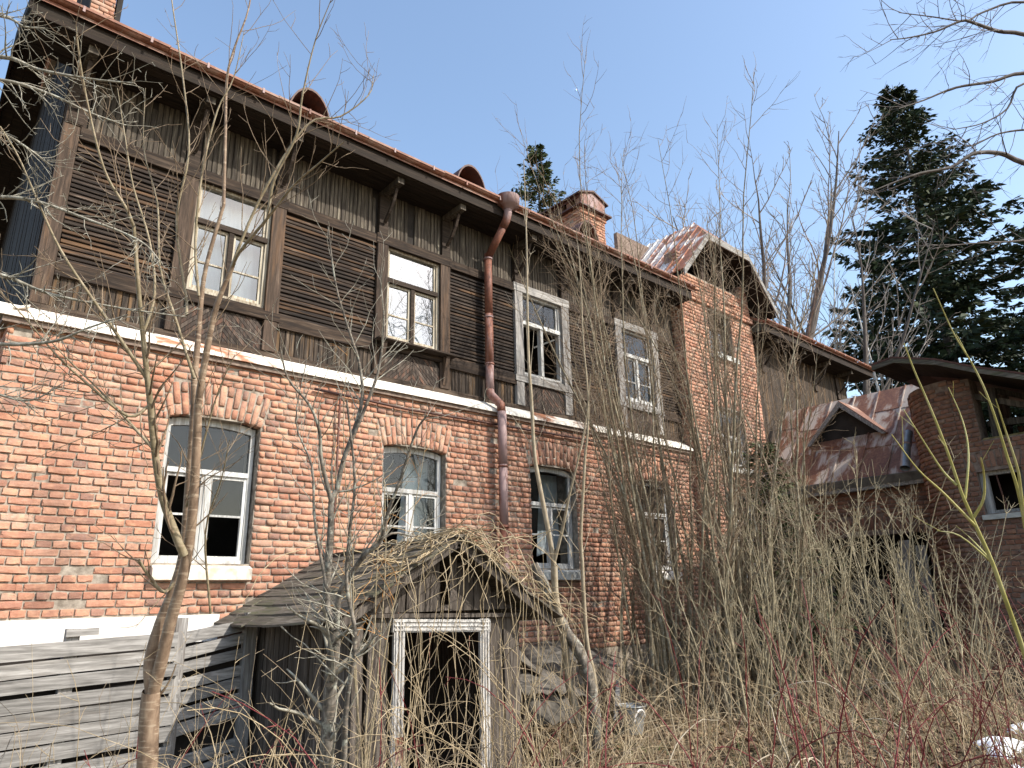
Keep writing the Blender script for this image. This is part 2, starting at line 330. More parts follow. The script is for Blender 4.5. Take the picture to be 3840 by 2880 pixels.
def smooth_poly(pts, per=4):
    """Catmull-Rom through rows (x, y, z, r)"""
    P = np.array(pts, float); P = np.vstack([2*P[0]-P[1], P, 2*P[-1]-P[-2]]); out = []
    for i in range(1, len(P)-2):
        for k in range(per):
            s = k/per; a, b, c, d = P[i-1], P[i], P[i+1], P[i+2]
            out.append(.5*((2*b)+(-a+c)*s+(2*a-5*b+4*c-d)*s*s+(-a+3*b-3*c+d)*s**3))
    out.append(P[-2]); o = np.array(out); o[:, 3] = np.clip(o[:, 3], .0012, None); return o
def wander(r, p0, d0, length, n, jit, up, grav=0.0):
    x, y, z = p0; dx, dy, dz = d0; s = length/n; pts = [(x, y, z)]
    for i in range(n):
        dx += r.gauss(0, jit); dy += r.gauss(0, jit); dz += r.gauss(0, jit)+up-grav*i
        q = 1/math.sqrt(dx*dx+dy*dy+dz*dz+1e-9); dx *= q; dy *= q; dz *= q
        x += dx*s; y += dy*s; z += dz*s; pts.append((x, y, z))
    return np.array(pts)
def side_dir(r, d, ang):
    d = Vector(d).normalized(); a = Vector((r.gauss(0, 1), r.gauss(0, 1), r.gauss(0, 1))); a = (a-d*a.dot(d)).normalized()
    return (d*math.cos(ang)+a*math.sin(ang)), a
def sprout(r, out, pts, rads, lvl, spec):
    """add side shoots to a stem; spec = list of dicts per level"""
    if lvl >= len(spec): return
    S = spec[lvl]; n = len(pts); total = float(np.sum(np.linalg.norm(np.diff(pts, axis=0), axis=1)))
    k = S['n'] if 'n' in S else max(1, int(total*S['per']*r.uniform(.75, 1.25)))
    for i in range(k):
        t = S.get('t0', .2)+(1-S.get('t0', .2))*((i+r.random())/k); t = min(t, .985); f = t*(n-1); a = int(f); b = min(a+1, n-1)
        p = pts[a]+(pts[b]-pts[a])*(f-a); d = pts[b]-pts[a]
        rr = (rads[a]+(rads[b]-rads[a])*(f-a))
        ang = math.radians(r.uniform(*S['ang'])); dd, ax = side_dir(r, d, ang)
        Ls = total*S['len']*(1-S.get('fall', .55)*t)*r.uniform(.55, 1.2) if not S.get('abs') else S['len']*r.uniform(.5, 1.25)*(1-S.get('fall', .3)*t)
        Ls = min(Ls, S.get('max', 9))
        dirs = [dd]
        if S.get('opp'): dirs.append(Vector(d).normalized()*math.cos(ang)-ax*math.sin(ang))
        for q in dirs:
            r0 = max(S.get('rmin', .0016), min(rr*.62, rr-.0003 if rr > .003 else rr)*S.get('rk', 1.0)); m = S.get('seg', 5)
            pp = wander(r, p, q, Ls, m, S.get('jit', .12), S.get('up', .06), S.get('grav', 0))
            ra = np.linspace(r0, max(.0009, r0*.3), m+1); out.append((lvl, pp, ra))
            sprout(r, out, pp, ra, lvl+1, spec)
def plant(name, label, cat, base, stems, spec, mat_stem, mat_twig, seed, group=None, sides=7, per=4, stem_name='trunk', twig_name='branches', tw_sides=4, traced=True):
    """stems: list of polylines of (x,y,z,r); side shoots grow on all of them"""
    r = random.Random(seed); t = empty(name, base, label, cat, group)
    P, R, out = [], [], []
    for st in stems:
        s = smooth_poly(st, per) if traced else np.array(st)
        P.append(s[:, :3]); R.append(s[:, 3]); sprout(r, out, s[:, :3], s[:, 3], 0, spec)
    tubes(stem_name, P, R, mat_stem, t, sides)
    if out: tubes(twig_name, [o[1] for o in out], [o[2] for o in out], mat_twig, t, tw_sides)
    return t

def ground_z(x, y):
    z = -1.65 + .05*np.clip(x, -6, 30) - .05*np.clip(y, 0, 9)*np.clip(1-x/9.0, 0, 1)*1.0
    z = z - .28*np.exp(-(((x-3.4)/2.2)**2+((y-5.9)/1.6)**2))
    z = z + .05*np.sin(x*1.7+y*.6)+.04*np.sin(y*2.3-x*.8)+.025*np.sin(x*5.1)*np.cos(y*4.3)
    far = np.clip((np.hypot(x, y)-25)/60, 0, 1)
    return z*(1-far) + far*(-1.0)

# stem positions of the nearer trees: rows of (x, y, z, radius) in metres
TR = {'cherry':[[(1.513,4.978,-1.737,0.064),(1.42,4.833,-1.184,0.0593),(1.331,4.684,-0.632,0.0547),(1.307,4.627,-0.443,0.05)],[(1.312,4.628,-0.458,0.037),(1.276,4.608,-0.284,0.0345),(1.285,4.535,-0.081,0.0321),(1.314,4.443,0.123,0.0296),(1.321,4.372,0.328,0.0272),(1.273,4.257,0.755,0.0247),(1.229,4.166,1.116,0.0223),(1.202,4.139,1.285,0.0198),(1.186,4.096,1.47,0.0174),(1.165,4.049,1.673,0.0149),(1.149,3.978,1.926,0.0125),(1.166,3.835,2.28,0.01)],[(1.166,3.835,2.28,0.01),(1.106,3.75,2.686,0.0086),(1.058,3.681,3.023,0.0072),(1.064,3.623,3.217,0.0058),(1.091,3.524,3.465,0.0044),(1.063,3.427,3.827,0.003)],[(1.314,4.626,-0.458,0.037),(1.314,4.529,-0.283,0.0346),(1.307,4.42,-0.067,0.0323),(1.309,4.298,0.162,0.0299),(1.29,4.186,0.413,0.0275),(1.253,4.09,0.662,0.0252),(1.207,3.991,0.939,0.0228),(1.176,3.924,1.106,0.0205),(1.157,3.822,1.331,0.0181),(1.145,3.727,1.523,0.0157),(1.15,3.644,1.654,0.0134),(1.164,3.559,1.766,0.011)],[(1.164,3.559,1.766,0.01),(1.156,3.452,1.806,0.0086),(1.214,3.246,1.942,0.0072),(1.259,3.06,2.057,0.0058),(1.31,2.89,2.119,0.0044),(1.358,2.726,2.178,0.003)],[(1.276,4.212,0.287,0.025),(1.219,4.182,0.377,0.023),(1.108,4.147,0.593,0.021),(1.023,4.08,0.832,0.019),(0.955,4.005,1.054,0.017),(0.906,3.947,1.196,0.015),(0.843,3.876,1.394,0.013),(0.778,3.803,1.605,0.011),(0.694,3.709,1.907,0.009)],[(0.694,3.709,1.907,0.009),(0.639,3.672,1.98,0.0078),(0.531,3.657,2.114,0.0066),(0.441,3.609,2.289,0.0054),(0.332,3.535,2.564,0.0042),(0.265,3.46,2.758,0.003)],[(0.91,3.957,1.183,0.011),(0.791,3.937,1.317,0.0099),(0.687,3.912,1.433,0.0087),(0.57,3.893,1.561,0.0076),(0.414,3.881,1.756,0.0064),(0.283,3.843,1.961,0.0053),(0.17,3.799,2.142,0.0041),(0.072,3.768,2.259,0.003)],[(1.103,4.085,1.644,0.01),(1.094,4.112,1.768,0.0088),(0.984,4.09,2.225,0.0075),(0.978,3.989,2.651,0.0063),(0.883,3.955,3.109,0.005),(0.754,3.932,3.613,0.0037),(0.7,3.933,3.895,0.0025)],[(1.227,3.281,1.963,0.009),(1.21,3.195,2.142,0.0076),(1.249,3.046,2.348,0.0062),(1.229,2.958,2.537,0.0048),(1.222,2.833,2.786,0.0034),(1.239,2.714,2.971,0.002)],[(1.109,3.914,1.704,0.009),(1.051,3.899,2.035,0.0076),(1.023,3.822,2.45,0.0062),(1.039,3.727,2.816,0.0048),(1.089,3.664,3.029,0.0034),(1.101,3.596,3.337,0.002)],[(1.16,3.674,1.668,0.009),(1.242,3.481,2.16,0.0076),(1.386,3.256,2.596,0.0062),(1.547,3.16,2.684,0.0048),(1.672,3.068,2.842,0.0034),(1.696,3.069,2.99,0.002)],[(0.987,4.138,1.089,0.01),(0.886,4.148,1.011,0.0084),(0.676,4.161,1.158,0.0068),(0.522,4.14,1.27,0.0052),(0.354,4.113,1.429,0.0036),(0.22,4.074,1.54,0.002)],[(1.064,4.176,0.83,0.01),(0.958,4.324,0.997,0.008),(0.804,4.494,1.216,0.006),(0.556,4.711,1.521,0.004),(0.343,4.887,1.852,0.002)],[(0.875,4.02,1.446,0.009),(0.897,3.985,1.686,0.0076),(0.834,3.994,2.001,0.0062),(0.723,4.043,2.327,0.0048),(0.649,4.067,2.63,0.0034),(0.57,4.087,2.957,0.002)],[(1.174,4.042,1.255,0.01),(1.054,4.103,1.604,0.0084),(0.945,4.161,1.935,0.0068),(0.881,4.151,2.335,0.0052),(0.776,4.196,2.687,0.0036),(0.728,4.169,3.095,0.002)],[(1.339,4.392,0.225,0.012),(1.266,4.441,0.093,0.0107),(1.167,4.423,0.181,0.0093),(1.091,4.386,0.265,0.008)],[(1.271,4.245,0.556,0.008),(1.259,4.147,0.649,0.0065),(1.25,3.931,1.021,0.005),(1.247,3.8,1.175,0.0035),(1.257,3.665,1.31,0.002)],[(1.482,4.299,-0.029,0.007),(1.344,4.105,0.398,0.0053),(1.323,3.874,0.662,0.0037),(1.283,3.694,0.845,0.002)]],'birch':[[(2.382,4.493,-1.758,0.046),(2.303,4.361,-1.269,0.044),(2.228,4.253,-0.845,0.042),(2.183,4.165,-0.537,0.04),(2.152,4.085,-0.277,0.038),(2.134,4.045,-0.142,0.036)],[(2.134,4.045,-0.142,0.028),(2.093,4.071,-0.048,0.0254),(2.072,4.058,0.096,0.0228),(2.041,3.982,0.413,0.0202),(2.019,3.952,0.602,0.0176),(2.042,3.93,0.673,0.015)],[(2.042,3.93,0.673,0.016),(2.049,3.882,0.848,0.0143),(2.074,3.816,1.024,0.0126),(2.089,3.751,1.222,0.0109),(2.047,3.729,1.439,0.0091),(1.958,3.739,1.677,0.0074),(1.866,3.745,1.937,0.0057),(1.773,3.708,2.297,0.004)],[(2.005,3.925,0.598,0.014),(1.893,3.865,0.846,0.012),(1.84,3.798,0.989,0.01),(1.749,3.763,1.131,0.008),(1.612,3.773,1.269,0.006),(1.528,3.723,1.434,0.004)],[(2.039,3.862,0.844,0.012),(2.117,3.694,1.251,0.0097),(2.15,3.656,1.44,0.0075),(2.146,3.614,1.722,0.0052),(2.083,3.596,2.069,0.003)],[(2.14,4.04,-0.142,0.02),(2.104,3.959,0.045,0.0181),(2.126,3.848,0.182,0.0163),(2.155,3.744,0.287,0.0144),(2.19,3.654,0.345,0.0125),(2.182,3.558,0.509,0.0106),(2.187,3.448,0.681,0.0088),(2.193,3.3,0.938,0.0069),(2.209,3.218,1.018,0.005)],[(2.412,4.313,-1.559,0.018),(2.273,4.118,-0.834,0.0163),(2.22,4.017,-0.524,0.0146),(2.186,3.888,-0.188,0.0129),(2.086,3.837,0.1,0.0111),(2.036,3.74,0.396,0.0094),(1.997,3.633,0.69,0.0077),(1.873,3.541,1.13,0.006)],[(2.194,3.812,0.292,0.009),(2.325,3.741,0.408,0.007),(2.476,3.706,0.395,0.005),(2.546,3.695,0.496,0.003)],[(2.053,4.02,0.095,0.01),(1.949,4.017,0.495,0.0083),(1.901,3.997,0.814,0.0065),(1.799,4.043,1.095,0.0047),(1.801,3.954,1.474,0.003)]],'sap1':[[(5.615,5.373,-1.362,0.044),(5.575,5.355,-1.229,0.042),(5.412,5.328,-0.817,0.04),(5.292,5.253,-0.375,0.038),(5.16,5.213,0.006,0.036),(5.089,5.145,0.323,0.034)],[(5.089,5.145,0.323,0.027),(4.977,5.104,0.702,0.0244),(4.845,5.064,1.119,0.0219),(4.764,5.033,1.406,0.0193),(4.647,4.928,1.949,0.0168),(4.572,4.867,2.294,0.0142),(4.479,4.763,2.784,0.0117),(4.392,4.654,3.275,0.0091),(4.298,4.549,3.768,0.0066),(4.199,4.447,4.262,0.004)],[(5.083,5.138,0.353,0.018),(5.043,4.962,0.661,0.0152),(4.991,4.799,0.964,0.0124),(4.951,4.627,1.261,0.0096),(4.894,4.419,1.683,0.0068),(4.807,4.258,2.057,0.004)]],'sap2':[[(5.841,5.376,-0.839,0.026),(5.713,5.335,-0.463,0.024),(5.6,5.244,-0.0,0.022),(5.52,5.165,0.361,0.02),(5.456,5.103,0.651,0.018),(5.386,4.962,1.141,0.016),(5.345,4.881,1.425,0.014),(5.324,4.81,1.642,0.012),(5.26,4.716,2.006,0.01),(5.108,4.602,2.61,0.008),(5.0,4.49,3.112,0.006),(4.9,4.412,3.517,0.004)]],'log':[[(5.0,5.354,0.348,0.052),(5.153,5.297,0.021,0.0546),(5.272,5.246,-0.248,0.0572),(5.448,5.165,-0.566,0.0598),(5.565,5.163,-0.949,0.0624),(5.653,5.214,-1.396,0.065)]],'willow':[[(4.332,1.156,-1.281,0.013),(4.229,1.079,-0.872,0.0122),(4.109,1.04,-0.522,0.0115),(4.009,1.029,-0.281,0.0107),(3.905,1.028,-0.052,0.0099),(3.826,1.028,0.117,0.0092),(3.755,1.036,0.25,0.0084),(3.697,1.042,0.359,0.0076),(3.663,1.045,0.428,0.0068),(3.6,1.043,0.567,0.0061),(3.533,1.044,0.708,0.0053),(3.47,1.049,0.834,0.0045),(3.408,1.055,0.953,0.0038),(3.347,1.057,1.079,0.003)],[(3.643,1.051,0.454,0.006),(3.635,1.096,0.532,0.0046),(3.586,1.143,0.695,0.0032),(3.557,1.183,0.83,0.0018)],[(3.743,1.038,0.271,0.007),(3.548,1.083,0.415,0.0053),(3.389,1.115,0.51,0.0035),(3.219,1.137,0.652,0.0018)],[(3.684,1.04,0.395,0.006),(3.735,1.003,0.6,0.0046),(3.762,1.004,0.765,0.0032),(3.756,1.031,0.938,0.0018)],[(3.728,1.035,0.312,0.007),(3.707,0.975,0.388,0.0057),(3.651,0.938,0.487,0.0043),(3.587,0.919,0.555,0.003)],[(3.826,1.028,0.117,0.005),(3.874,1.09,0.202,0.0035),(3.956,1.139,0.246,0.002)],[(3.989,0.968,-0.764,0.009),(3.827,0.885,-0.217,0.0082),(3.696,0.843,0.167,0.0074),(3.618,0.818,0.395,0.0067),(3.558,0.814,0.534,0.0059),(3.5,0.809,0.672,0.0051),(3.435,0.809,0.811,0.0043),(3.372,0.819,0.922,0.0036),(3.29,0.84,1.048,0.0028),(3.19,0.852,1.235,0.002)],[(3.669,0.835,0.244,0.008),(3.596,0.804,0.391,0.0065),(3.537,0.783,0.483,0.005),(3.434,0.772,0.647,0.0035),(3.359,0.762,0.749,0.002)],[(4.066,1.093,0.119,0.005),(3.984,1.182,0.25,0.0035),(3.952,1.268,0.282,0.002)]],'limb':[[(11.439,-0.013,5.886,0.0324),(10.459,0.539,6.491,0.029),(9.758,1.002,6.715,0.0255),(9.458,1.196,6.722,0.0221),(9.149,1.372,6.792,0.0187),(8.975,1.462,6.782,0.0153),(8.712,1.69,6.627,0.0118),(8.424,1.919,6.523,0.0084),(8.206,2.067,6.466,0.005)],[(11.948,-0.014,6.147,0.0216),(10.838,0.47,7.141,0.0188),(10.083,0.942,7.4,0.0161),(9.623,1.33,7.229,0.0133),(9.409,1.49,7.078,0.0105),(9.005,1.752,7.088,0.0078),(8.607,2.009,7.098,0.005)],[(11.058,-0.013,5.689,0.0324),(10.144,0.594,5.966,0.0278),(9.476,1.077,6.011,0.0233),(9.135,1.343,5.877,0.0187),(8.736,1.649,5.769,0.0141),(8.412,1.919,5.59,0.0096),(8.14,2.123,5.458,0.005)],[(11.723,0.025,5.859,0.0216),(10.76,0.685,6.068,0.0183),(10.024,1.168,6.215,0.015),(9.831,1.375,5.858,0.0116),(9.538,1.616,5.637,0.0083),(9.19,1.863,5.519,0.005)],[(10.984,0.228,4.59,0.0396),(10.144,0.868,4.683,0.0353),(9.483,1.311,4.865,0.0309),(9.201,1.458,4.95,0.0266),(8.904,1.661,4.928,0.0223),(8.675,1.868,4.752,0.018),(8.36,2.116,4.662,0.0136),(8.075,2.356,4.525,0.0093),(7.829,2.562,4.389,0.005)],[(11.63,0.241,4.86,0.018),(10.821,1.067,4.334,0.0154),(10.153,1.611,4.188,0.0128),(9.772,1.861,4.134,0.0102),(9.395,2.107,4.081,0.0076),(9.048,2.336,4.003,0.005)],[(12.304,0.122,5.731,0.0216),(11.317,0.83,5.873,0.0183),(10.683,1.274,5.894,0.015),(10.246,1.589,5.803,0.0116),(9.897,1.871,5.604,0.0083),(9.627,1.974,5.665,0.005)]],'left':[[(-0.59,4.697,2.118,0.016),(-0.284,4.142,2.664,0.0134),(0.012,3.819,2.672,0.0108),(0.164,3.666,2.577,0.0082),(0.357,3.471,2.498,0.0056),(0.529,3.285,2.441,0.003)],[(-0.59,4.697,2.118,0.014),(-0.226,4.206,2.656,0.0118),(0.034,4.021,2.677,0.0096),(0.239,3.913,2.632,0.0074),(0.421,3.837,2.56,0.0052),(0.59,3.762,2.513,0.003)],[(-0.541,4.762,1.856,0.014),(-0.111,4.269,2.006,0.0122),(0.138,4.001,2.005,0.0103),(0.283,3.844,1.96,0.0085),(0.458,3.682,1.863,0.0067),(0.682,3.489,1.732,0.0048),(0.784,3.406,1.601,0.003)],[(-0.492,4.827,1.594,0.016),(0.001,4.369,1.705,0.0134),(0.214,4.217,1.681,0.0108),(0.421,4.098,1.591,0.0082),(0.688,3.915,1.525,0.0056),(0.998,3.689,1.47,0.003)],[(-0.444,4.891,1.332,0.014),(0.058,4.374,1.366,0.0118),(0.269,4.161,1.293,0.0096),(0.462,3.935,1.284,0.0074),(0.573,3.762,1.328,0.0052),(0.701,3.575,1.37,0.003)],[(-0.541,4.762,1.856,0.012),(-0.13,4.231,2.423,0.0097),(0.085,4.11,2.422,0.0075),(0.219,4.082,2.369,0.0052),(0.324,4.08,2.315,0.003)],[(-0.444,4.891,1.332,0.012),(0.096,4.503,1.193,0.0097),(0.325,4.377,1.088,0.0075),(0.459,4.303,1.065,0.0052),(0.563,4.21,1.149,0.003)],[(-0.59,4.697,2.118,0.012),(-0.336,4.124,2.956,0.0097),(-0.025,3.856,2.933,0.0075),(0.078,3.787,2.878,0.0052),(0.161,3.716,2.868,0.003)],[(0.116,5.639,-1.68,0.06),(-0.391,5.007,0.94,0.05),(-0.687,4.567,2.642,0.03)]],'left_base':[0.116,5.639,-1.68]}

# ------------------------------------------------------------------ ground
def build_ground():
    xs = np.concatenate([np.linspace(-300, -14, 14), np.linspace(-12, 24, 145), np.linspace(27, 400, 16)])
    ys = np.concatenate([np.linspace(-300, -12, 12), np.linspace(-10, 18, 113), np.linspace(21, 400, 16)])
    X, Y = np.meshgrid(xs, ys); Z = ground_z(X, Y)
    nx, ny = len(xs), len(ys); i = np.arange(nx-1); j = np.arange(ny-1)
    a = (j[:, None]*nx+i[None, :]).ravel(); F = np.stack([a, a+1, a+nx+1, a+nx], 1)
    o = mesh_np('ground', np.stack([X.ravel(), Y.ravel(), Z.ravel()], 1), F, 'ground', None, None, True); o['kind'] = 'structure'
build_ground()

# ------------------------------------------------------------------ bricks
PITCH_Z, STR, HEAD = .075, .247, .1235
def brick_variant(length, seed):
    r = random.Random(seed); hx, hz = length/2, .0312
    ol = [(-hx, -hz), (0, -hz), (hx, -hz), (hx, 0), (hx, hz), (0, hz), (-hx, hz), (-hx, 0)]
    def ring(y, inset, j, chip=0.0):
        o = []
        for i, (x, z) in enumerate(ol):
            k = inset+(r.random()**3*chip if i in (0, 2, 4, 6) else 0)
            o.append((x-math.copysign(k, x)*(abs(x) > 1e-6)+r.uniform(-j, j), y+r.uniform(-j, j)*.5, z-math.copysign(k, z)*(abs(z) > 1e-6)+r.uniform(-j, j)))
        return o
    vs = ring(0, .0048, .0030, .020)+ring(.008, 0, .0024, .010)+ring(.105, 0, 0)+[(r.uniform(-.01, .01), r.uniform(-.004, .001), 0)]
    return np.array(vs)
BQ = [(0, 1, 24, 7), (1, 2, 3, 24), (24, 3, 4, 5), (7, 24, 5, 6)]
for a_, b_ in ((0, 8), (8, 16)):
    for i in range(8): BQ.append((a_+(i+1) % 8, a_+i, b_+i, b_+(i+1) % 8))
BQ = np.array(BQ)
VS = [brick_variant(STR-.011, 100+i) for i in range(14)]; VH = [brick_variant(HEAD-.011, 200+i) for i in range(14)]
_bm = {}
def brick_mesh(kind, i, mat):
    k = (kind, i, mat)
    if k not in _bm:
        me = bpy.data.meshes.new('brick'); v = (VS if kind else VH)[i]
        me.from_pydata([tuple(q) for q in v], [], [tuple(f) for f in BQ.tolist()]); me.materials.append(M[mat]); me.update(); _bm[k] = me
    return _bm[k]
def lay(u0, u1, z0, z1, holes=(), arches=(), first=0):
    """English bond: list of (u centre, z centre, length)"""
    out = []; n = int(round((z1-z0)/PITCH_Z))
    for i in range(n):
        za = z0+i*PITCH_Z; zm = za+PITCH_Z/2; blk = []
        for h in holes:
            if h[2]-.02 < zm < h[3]+.02: blk.append((h[0], h[1]))
        for (uc, a, zs, rise, h) in arches:
            R0 = (a*a+rise*rise)/(2*rise); zc = zs+rise-R0; q = (R0+h)**2-(zm-zc)**2
            if zm > zs-.02 and q > 0:
                half = min(math.sqrt(q), (zm-zc)*a/math.sqrt(R0*R0-a*a)+.012); blk.append((uc-half, uc+half))
        blk.sort(); free = []; c = u0
        for a, b in blk:
            if a > c: free.append((c, a))
            c = max(c, b)
        if c < u1: free.append((c, u1))
        st = (i+first) % 2 == 0; p_ = STR if st else HEAD; ph = (0.0 if (i//2) % 2 == 0 else .04)+(0 if st else HEAD/2)+rnd.uniform(-.012, .012)
        for a, b in free:
            k = math.floor((a-ph)/p_); e = [a]
            while True:
                k += 1; x = ph+k*p_
                if x >= b-.03: break
                if x > a+.03: e.append(x+rnd.uniform(-.011, .011))
            e.append(b)
            for q in range(len(e)-1):
                if e[q+1]-e[q] > .028: out.append(((e[q]+e[q+1])/2, zm, e[q+1]-e[q]))
    return out
def arch_bricks(uc, a, zs, rise, h):
    """radial bricks: (u, z, length, phi)"""
    R0 = (a*a+rise*rise)/(2*rise); zc = zs+rise-R0; am = math.asin(a/R0); n = int(round(2*am*(R0+.05)/.073)); out = []
    for i in range(n):
        t = -am+2*am*(i+.5)/n; parts = ((.0, .245), (.25, h)) if i % 2 == 0 else ((.0, .12), (.125, h))
        for r0, r1 in parts:
            rm = R0+(r0+r1)/2; out.append((uc+rm*math.sin(t), zc+rm*math.cos(t), r1-r0, math.pi/2-t))
    return out
def place(bricks, O, th, phis=None):
    """-> list of (matrix 4x4, kind, variant)"""
    res = []
    for b in bricks:
        u, z, ln = b[0], b[1], b[2]; phi = b[3]+rnd.gauss(0, .012) if len(b) > 3 else rnd.gauss(0, .009)
        kind = ln > .17; var = rnd.randrange(14); sx = (ln-.010)/((STR if kind else HEAD)-.010)
        out = rnd.gauss(0, .0042)-(.014 if rnd.random() < .04 else 0)
        if callable(O): px, py, tt = O(u)
        else: px, py, tt = O[0]+u*math.cos(th), O[1]+u*math.sin(th), th
        n = Vector((math.sin(tt), -math.cos(tt), 0))
        T = Matrix.Translation(Vector((px, py, z+rnd.gauss(0, .0012)))+n*out) @ Matrix.Rotation(tt, 4, 'Z') @ Matrix.Rotation(-phi, 4, 'Y') @ Matrix.Diagonal((sx, 1, 1, 1))
        res.append((T, kind, var))
    return res
def bricks_stuff(name, items, mat, parent):
    V = np.empty((len(items)*25, 3)); F = np.empty((len(items)*20, 4), np.int32)
    for i, (T, kind, var) in enumerate(items):
        A = np.array(T); V[i*25:(i+1)*25] = (VS if kind else VH)[var] @ A[:3, :3].T + A[:3, 3]; F[i*20:(i+1)*20] = BQ+i*25
    o = mesh_np(name, V, F, mat, parent, np.repeat(rng.random(len(items)), 20)); o['kind'] = 'stuff'; return o
def bricks_objects(items, mat, parent):
    og = Vector(origin(parent))
    for T, kind, var in items:
        o = bpy.data.objects.new('brick', brick_mesh(kind, var, mat)); COL.objects.link(o); o.parent = parent
        o.matrix_basis = Matrix.Translation(-og) @ T
def core(mb, O, th, u0, u1, z0, z1, holes=(), f=.015, back=.42):
    us = sorted({u0, u1, *[h[k] for h in holes for k in (0, 1)]}); zs = sorted({z0, z1, *[h[k] for h in holes for k in (2, 3)]})
    us = [u for u in us if u0-1e-6 <= u <= u1+1e-6]; zs = [z for z in zs if z0-1e-6 <= z <= z1+1e-6]
    c, s = math.cos(th), math.sin(th); n = (-math.sin(th), math.cos(th))
    def P(u, d, z): return (O[0]+u*c+n[0]*d, O[1]+u*s+n[1]*d, z)
    for i in range(len(us)-1):
        for j in range(len(zs)-1):
            um, zm = (us[i]+us[i+1])/2, (zs[j]+zs[j+1])/2
            if any(h[0] < um < h[1] and h[2] < zm < h[3] for h in holes): continue
            a, b, p_, q = us[i], us[i+1], zs[j], zs[j+1]
            mb.add([P(a, f, p_), P(b, f, p_), P(b, f, q), P(a, f, q)], [(0, 1, 2, 3)])
            mb.add([P(a, back, p_), P(b, back, p_), P(b, back, q), P(a, back, q)], [(3, 2, 1, 0)])
    e = .004
    for (a, b, p_, q) in holes:
        a, b, p_, q = a-e, b+e, p_-e, q+e
        for s0, s1 in (((a, p_), (a, q)), ((a, q), (b, q)), ((b, q), (b, p_)), ((b, p_), (a, p_))):
            mb.add([P(s0[0], f, s0[1]), P(s1[0], f, s1[1]), P(s1[0], back, s1[1]), P(s0[0], back, s0[1])], [(0, 1, 2, 3)])

# ------------------------------------------------------------------ the derelict house
YB, YW, YG = 7.66, 7.81, 7.53          # brick face, timber face, face of the gabled brick bay
house = empty('derelict_house', (6, 10, -2.4), 'abandoned two-storey house, red brick below and dark boarded timber above', 'house')
WC = [2.51, 5.10, 7.65, 10.15]           # window axes
LH = [(c-.49, c+.49, .44, 1.97) for c in WC]; LA = [(c, .50, 1.93, .06, .37) for c in WC]
wall = MB(); Z0 = -.05-.075*9
core(wall, (0, YB), 0, .53, 11.4, -2.6, 2.66, LH)
core(wall, (.53, YB), math.pi/2, 0, 6.3, -2.6, 2.66, (), -.016, -.42)
brick_wall = wall.build('brick_wall', 'mortar', house)
fac = lay(.52, 11.38, Z0, 2.66, LH, LA)
fac = [b for b in fac if not (b[0] < 2.72 and b[1] < -.04)]
items = place(fac, (0, YB), 0)
for a in LA: items += place(arch_bricks(*a), (0, YB), 0)
def vis(T):
    p_ = T.translation; hid = 2.4 < p_.x < 5.2 and p_.z < .25
    return (p_.length if not hid else 50)
items.sort(key=lambda q: vis(q[0]))
bricks_objects(items[:300], 'brick', brick_wall)
side = place(lay(.02, 6.2, -.05, 2.66), (.52, YB+6.25), -math.pi/2)
bricks_stuff('bricks', items[300:]+side, 'brick', brick_wall)
m = MB(); m.box(.49, 2.72, YB-.035, YB+.3, -.62, -.062); m.box(.40, .49, YB-.035, YB+6, -.62, -.062)
m.build('plinth', 'plaster', house)

# gabled brick bay
GX0, GX1 = 11.38, 14.10
gh = [(12.32, 13.22, 4.92, 5.84), (12.26, 13.30, 2.50, 3.68), (12.26, 13.30, .45, 1.95)]
ga = [(12.78, .53, 3.66, .05, .30), (12.78, .53, 1.92, .05, .30)]
m = MB(); core(m, (0, YG), 0, GX0+.012, GX1-.012, -2.4, 6.52, gh)
core(m, (GX0+.0, YG), math.pi/2, .016, .3, -2.4, 6.5, (), -.016, -.3); core(m, (GX1, YG), math.pi/2, .016, 6.0, -2.4, 6.5, (), .016, .3)
bay = m.build('bay_wall', 'mortar', house)
bl = place(lay(GX0, GX1, -.65, 5.89, gh, ga), (0, YG), 0)
for a in ga: bl += place(arch_bricks(*a), (0, YG), 0)
bl += place(lay(GX0-.05, GX1+.05, 5.89, 6.04), (0, YG-.05), 0) + place(lay(GX0, GX1, 6.04, 6.49), (0, YG), 0)
bl += place(lay(GX0, GX0+.34, 6.49, 6.94), (0, YG), 0) + place(lay(GX1-.34, GX1, 6.49, 6.79), (0, YG), 0)
bl += place(lay(.02, .3, -.3, 6.5), (GX0, YG+.3), -math.pi/2) + place(lay(.0, 6.0, 2.0, 6.5), (GX1, YG), math.pi/2)
bricks_stuff('bricks', bl, 'brick_wing', bay)
m = MB(); m.box(GX0+.01, GX0+.33, YG+.02, YG+.3, 6.49, 6.93); m.box(GX1-.33, GX1-.01, YG+.02, YG+.3, 6.49, 6.78)
m.box(GX0, GX1, YG+1.5, YG+1.6, 5.9, 8.0); m.build('attic_wall', 'mortar_dk', house)
for q in (12.30, 13.02):
    m = MB(); m.box(q, q+.14, YG+.02, YG+.2, 6.495, 7.55); m.build('attic_post', 'trim_z', house)

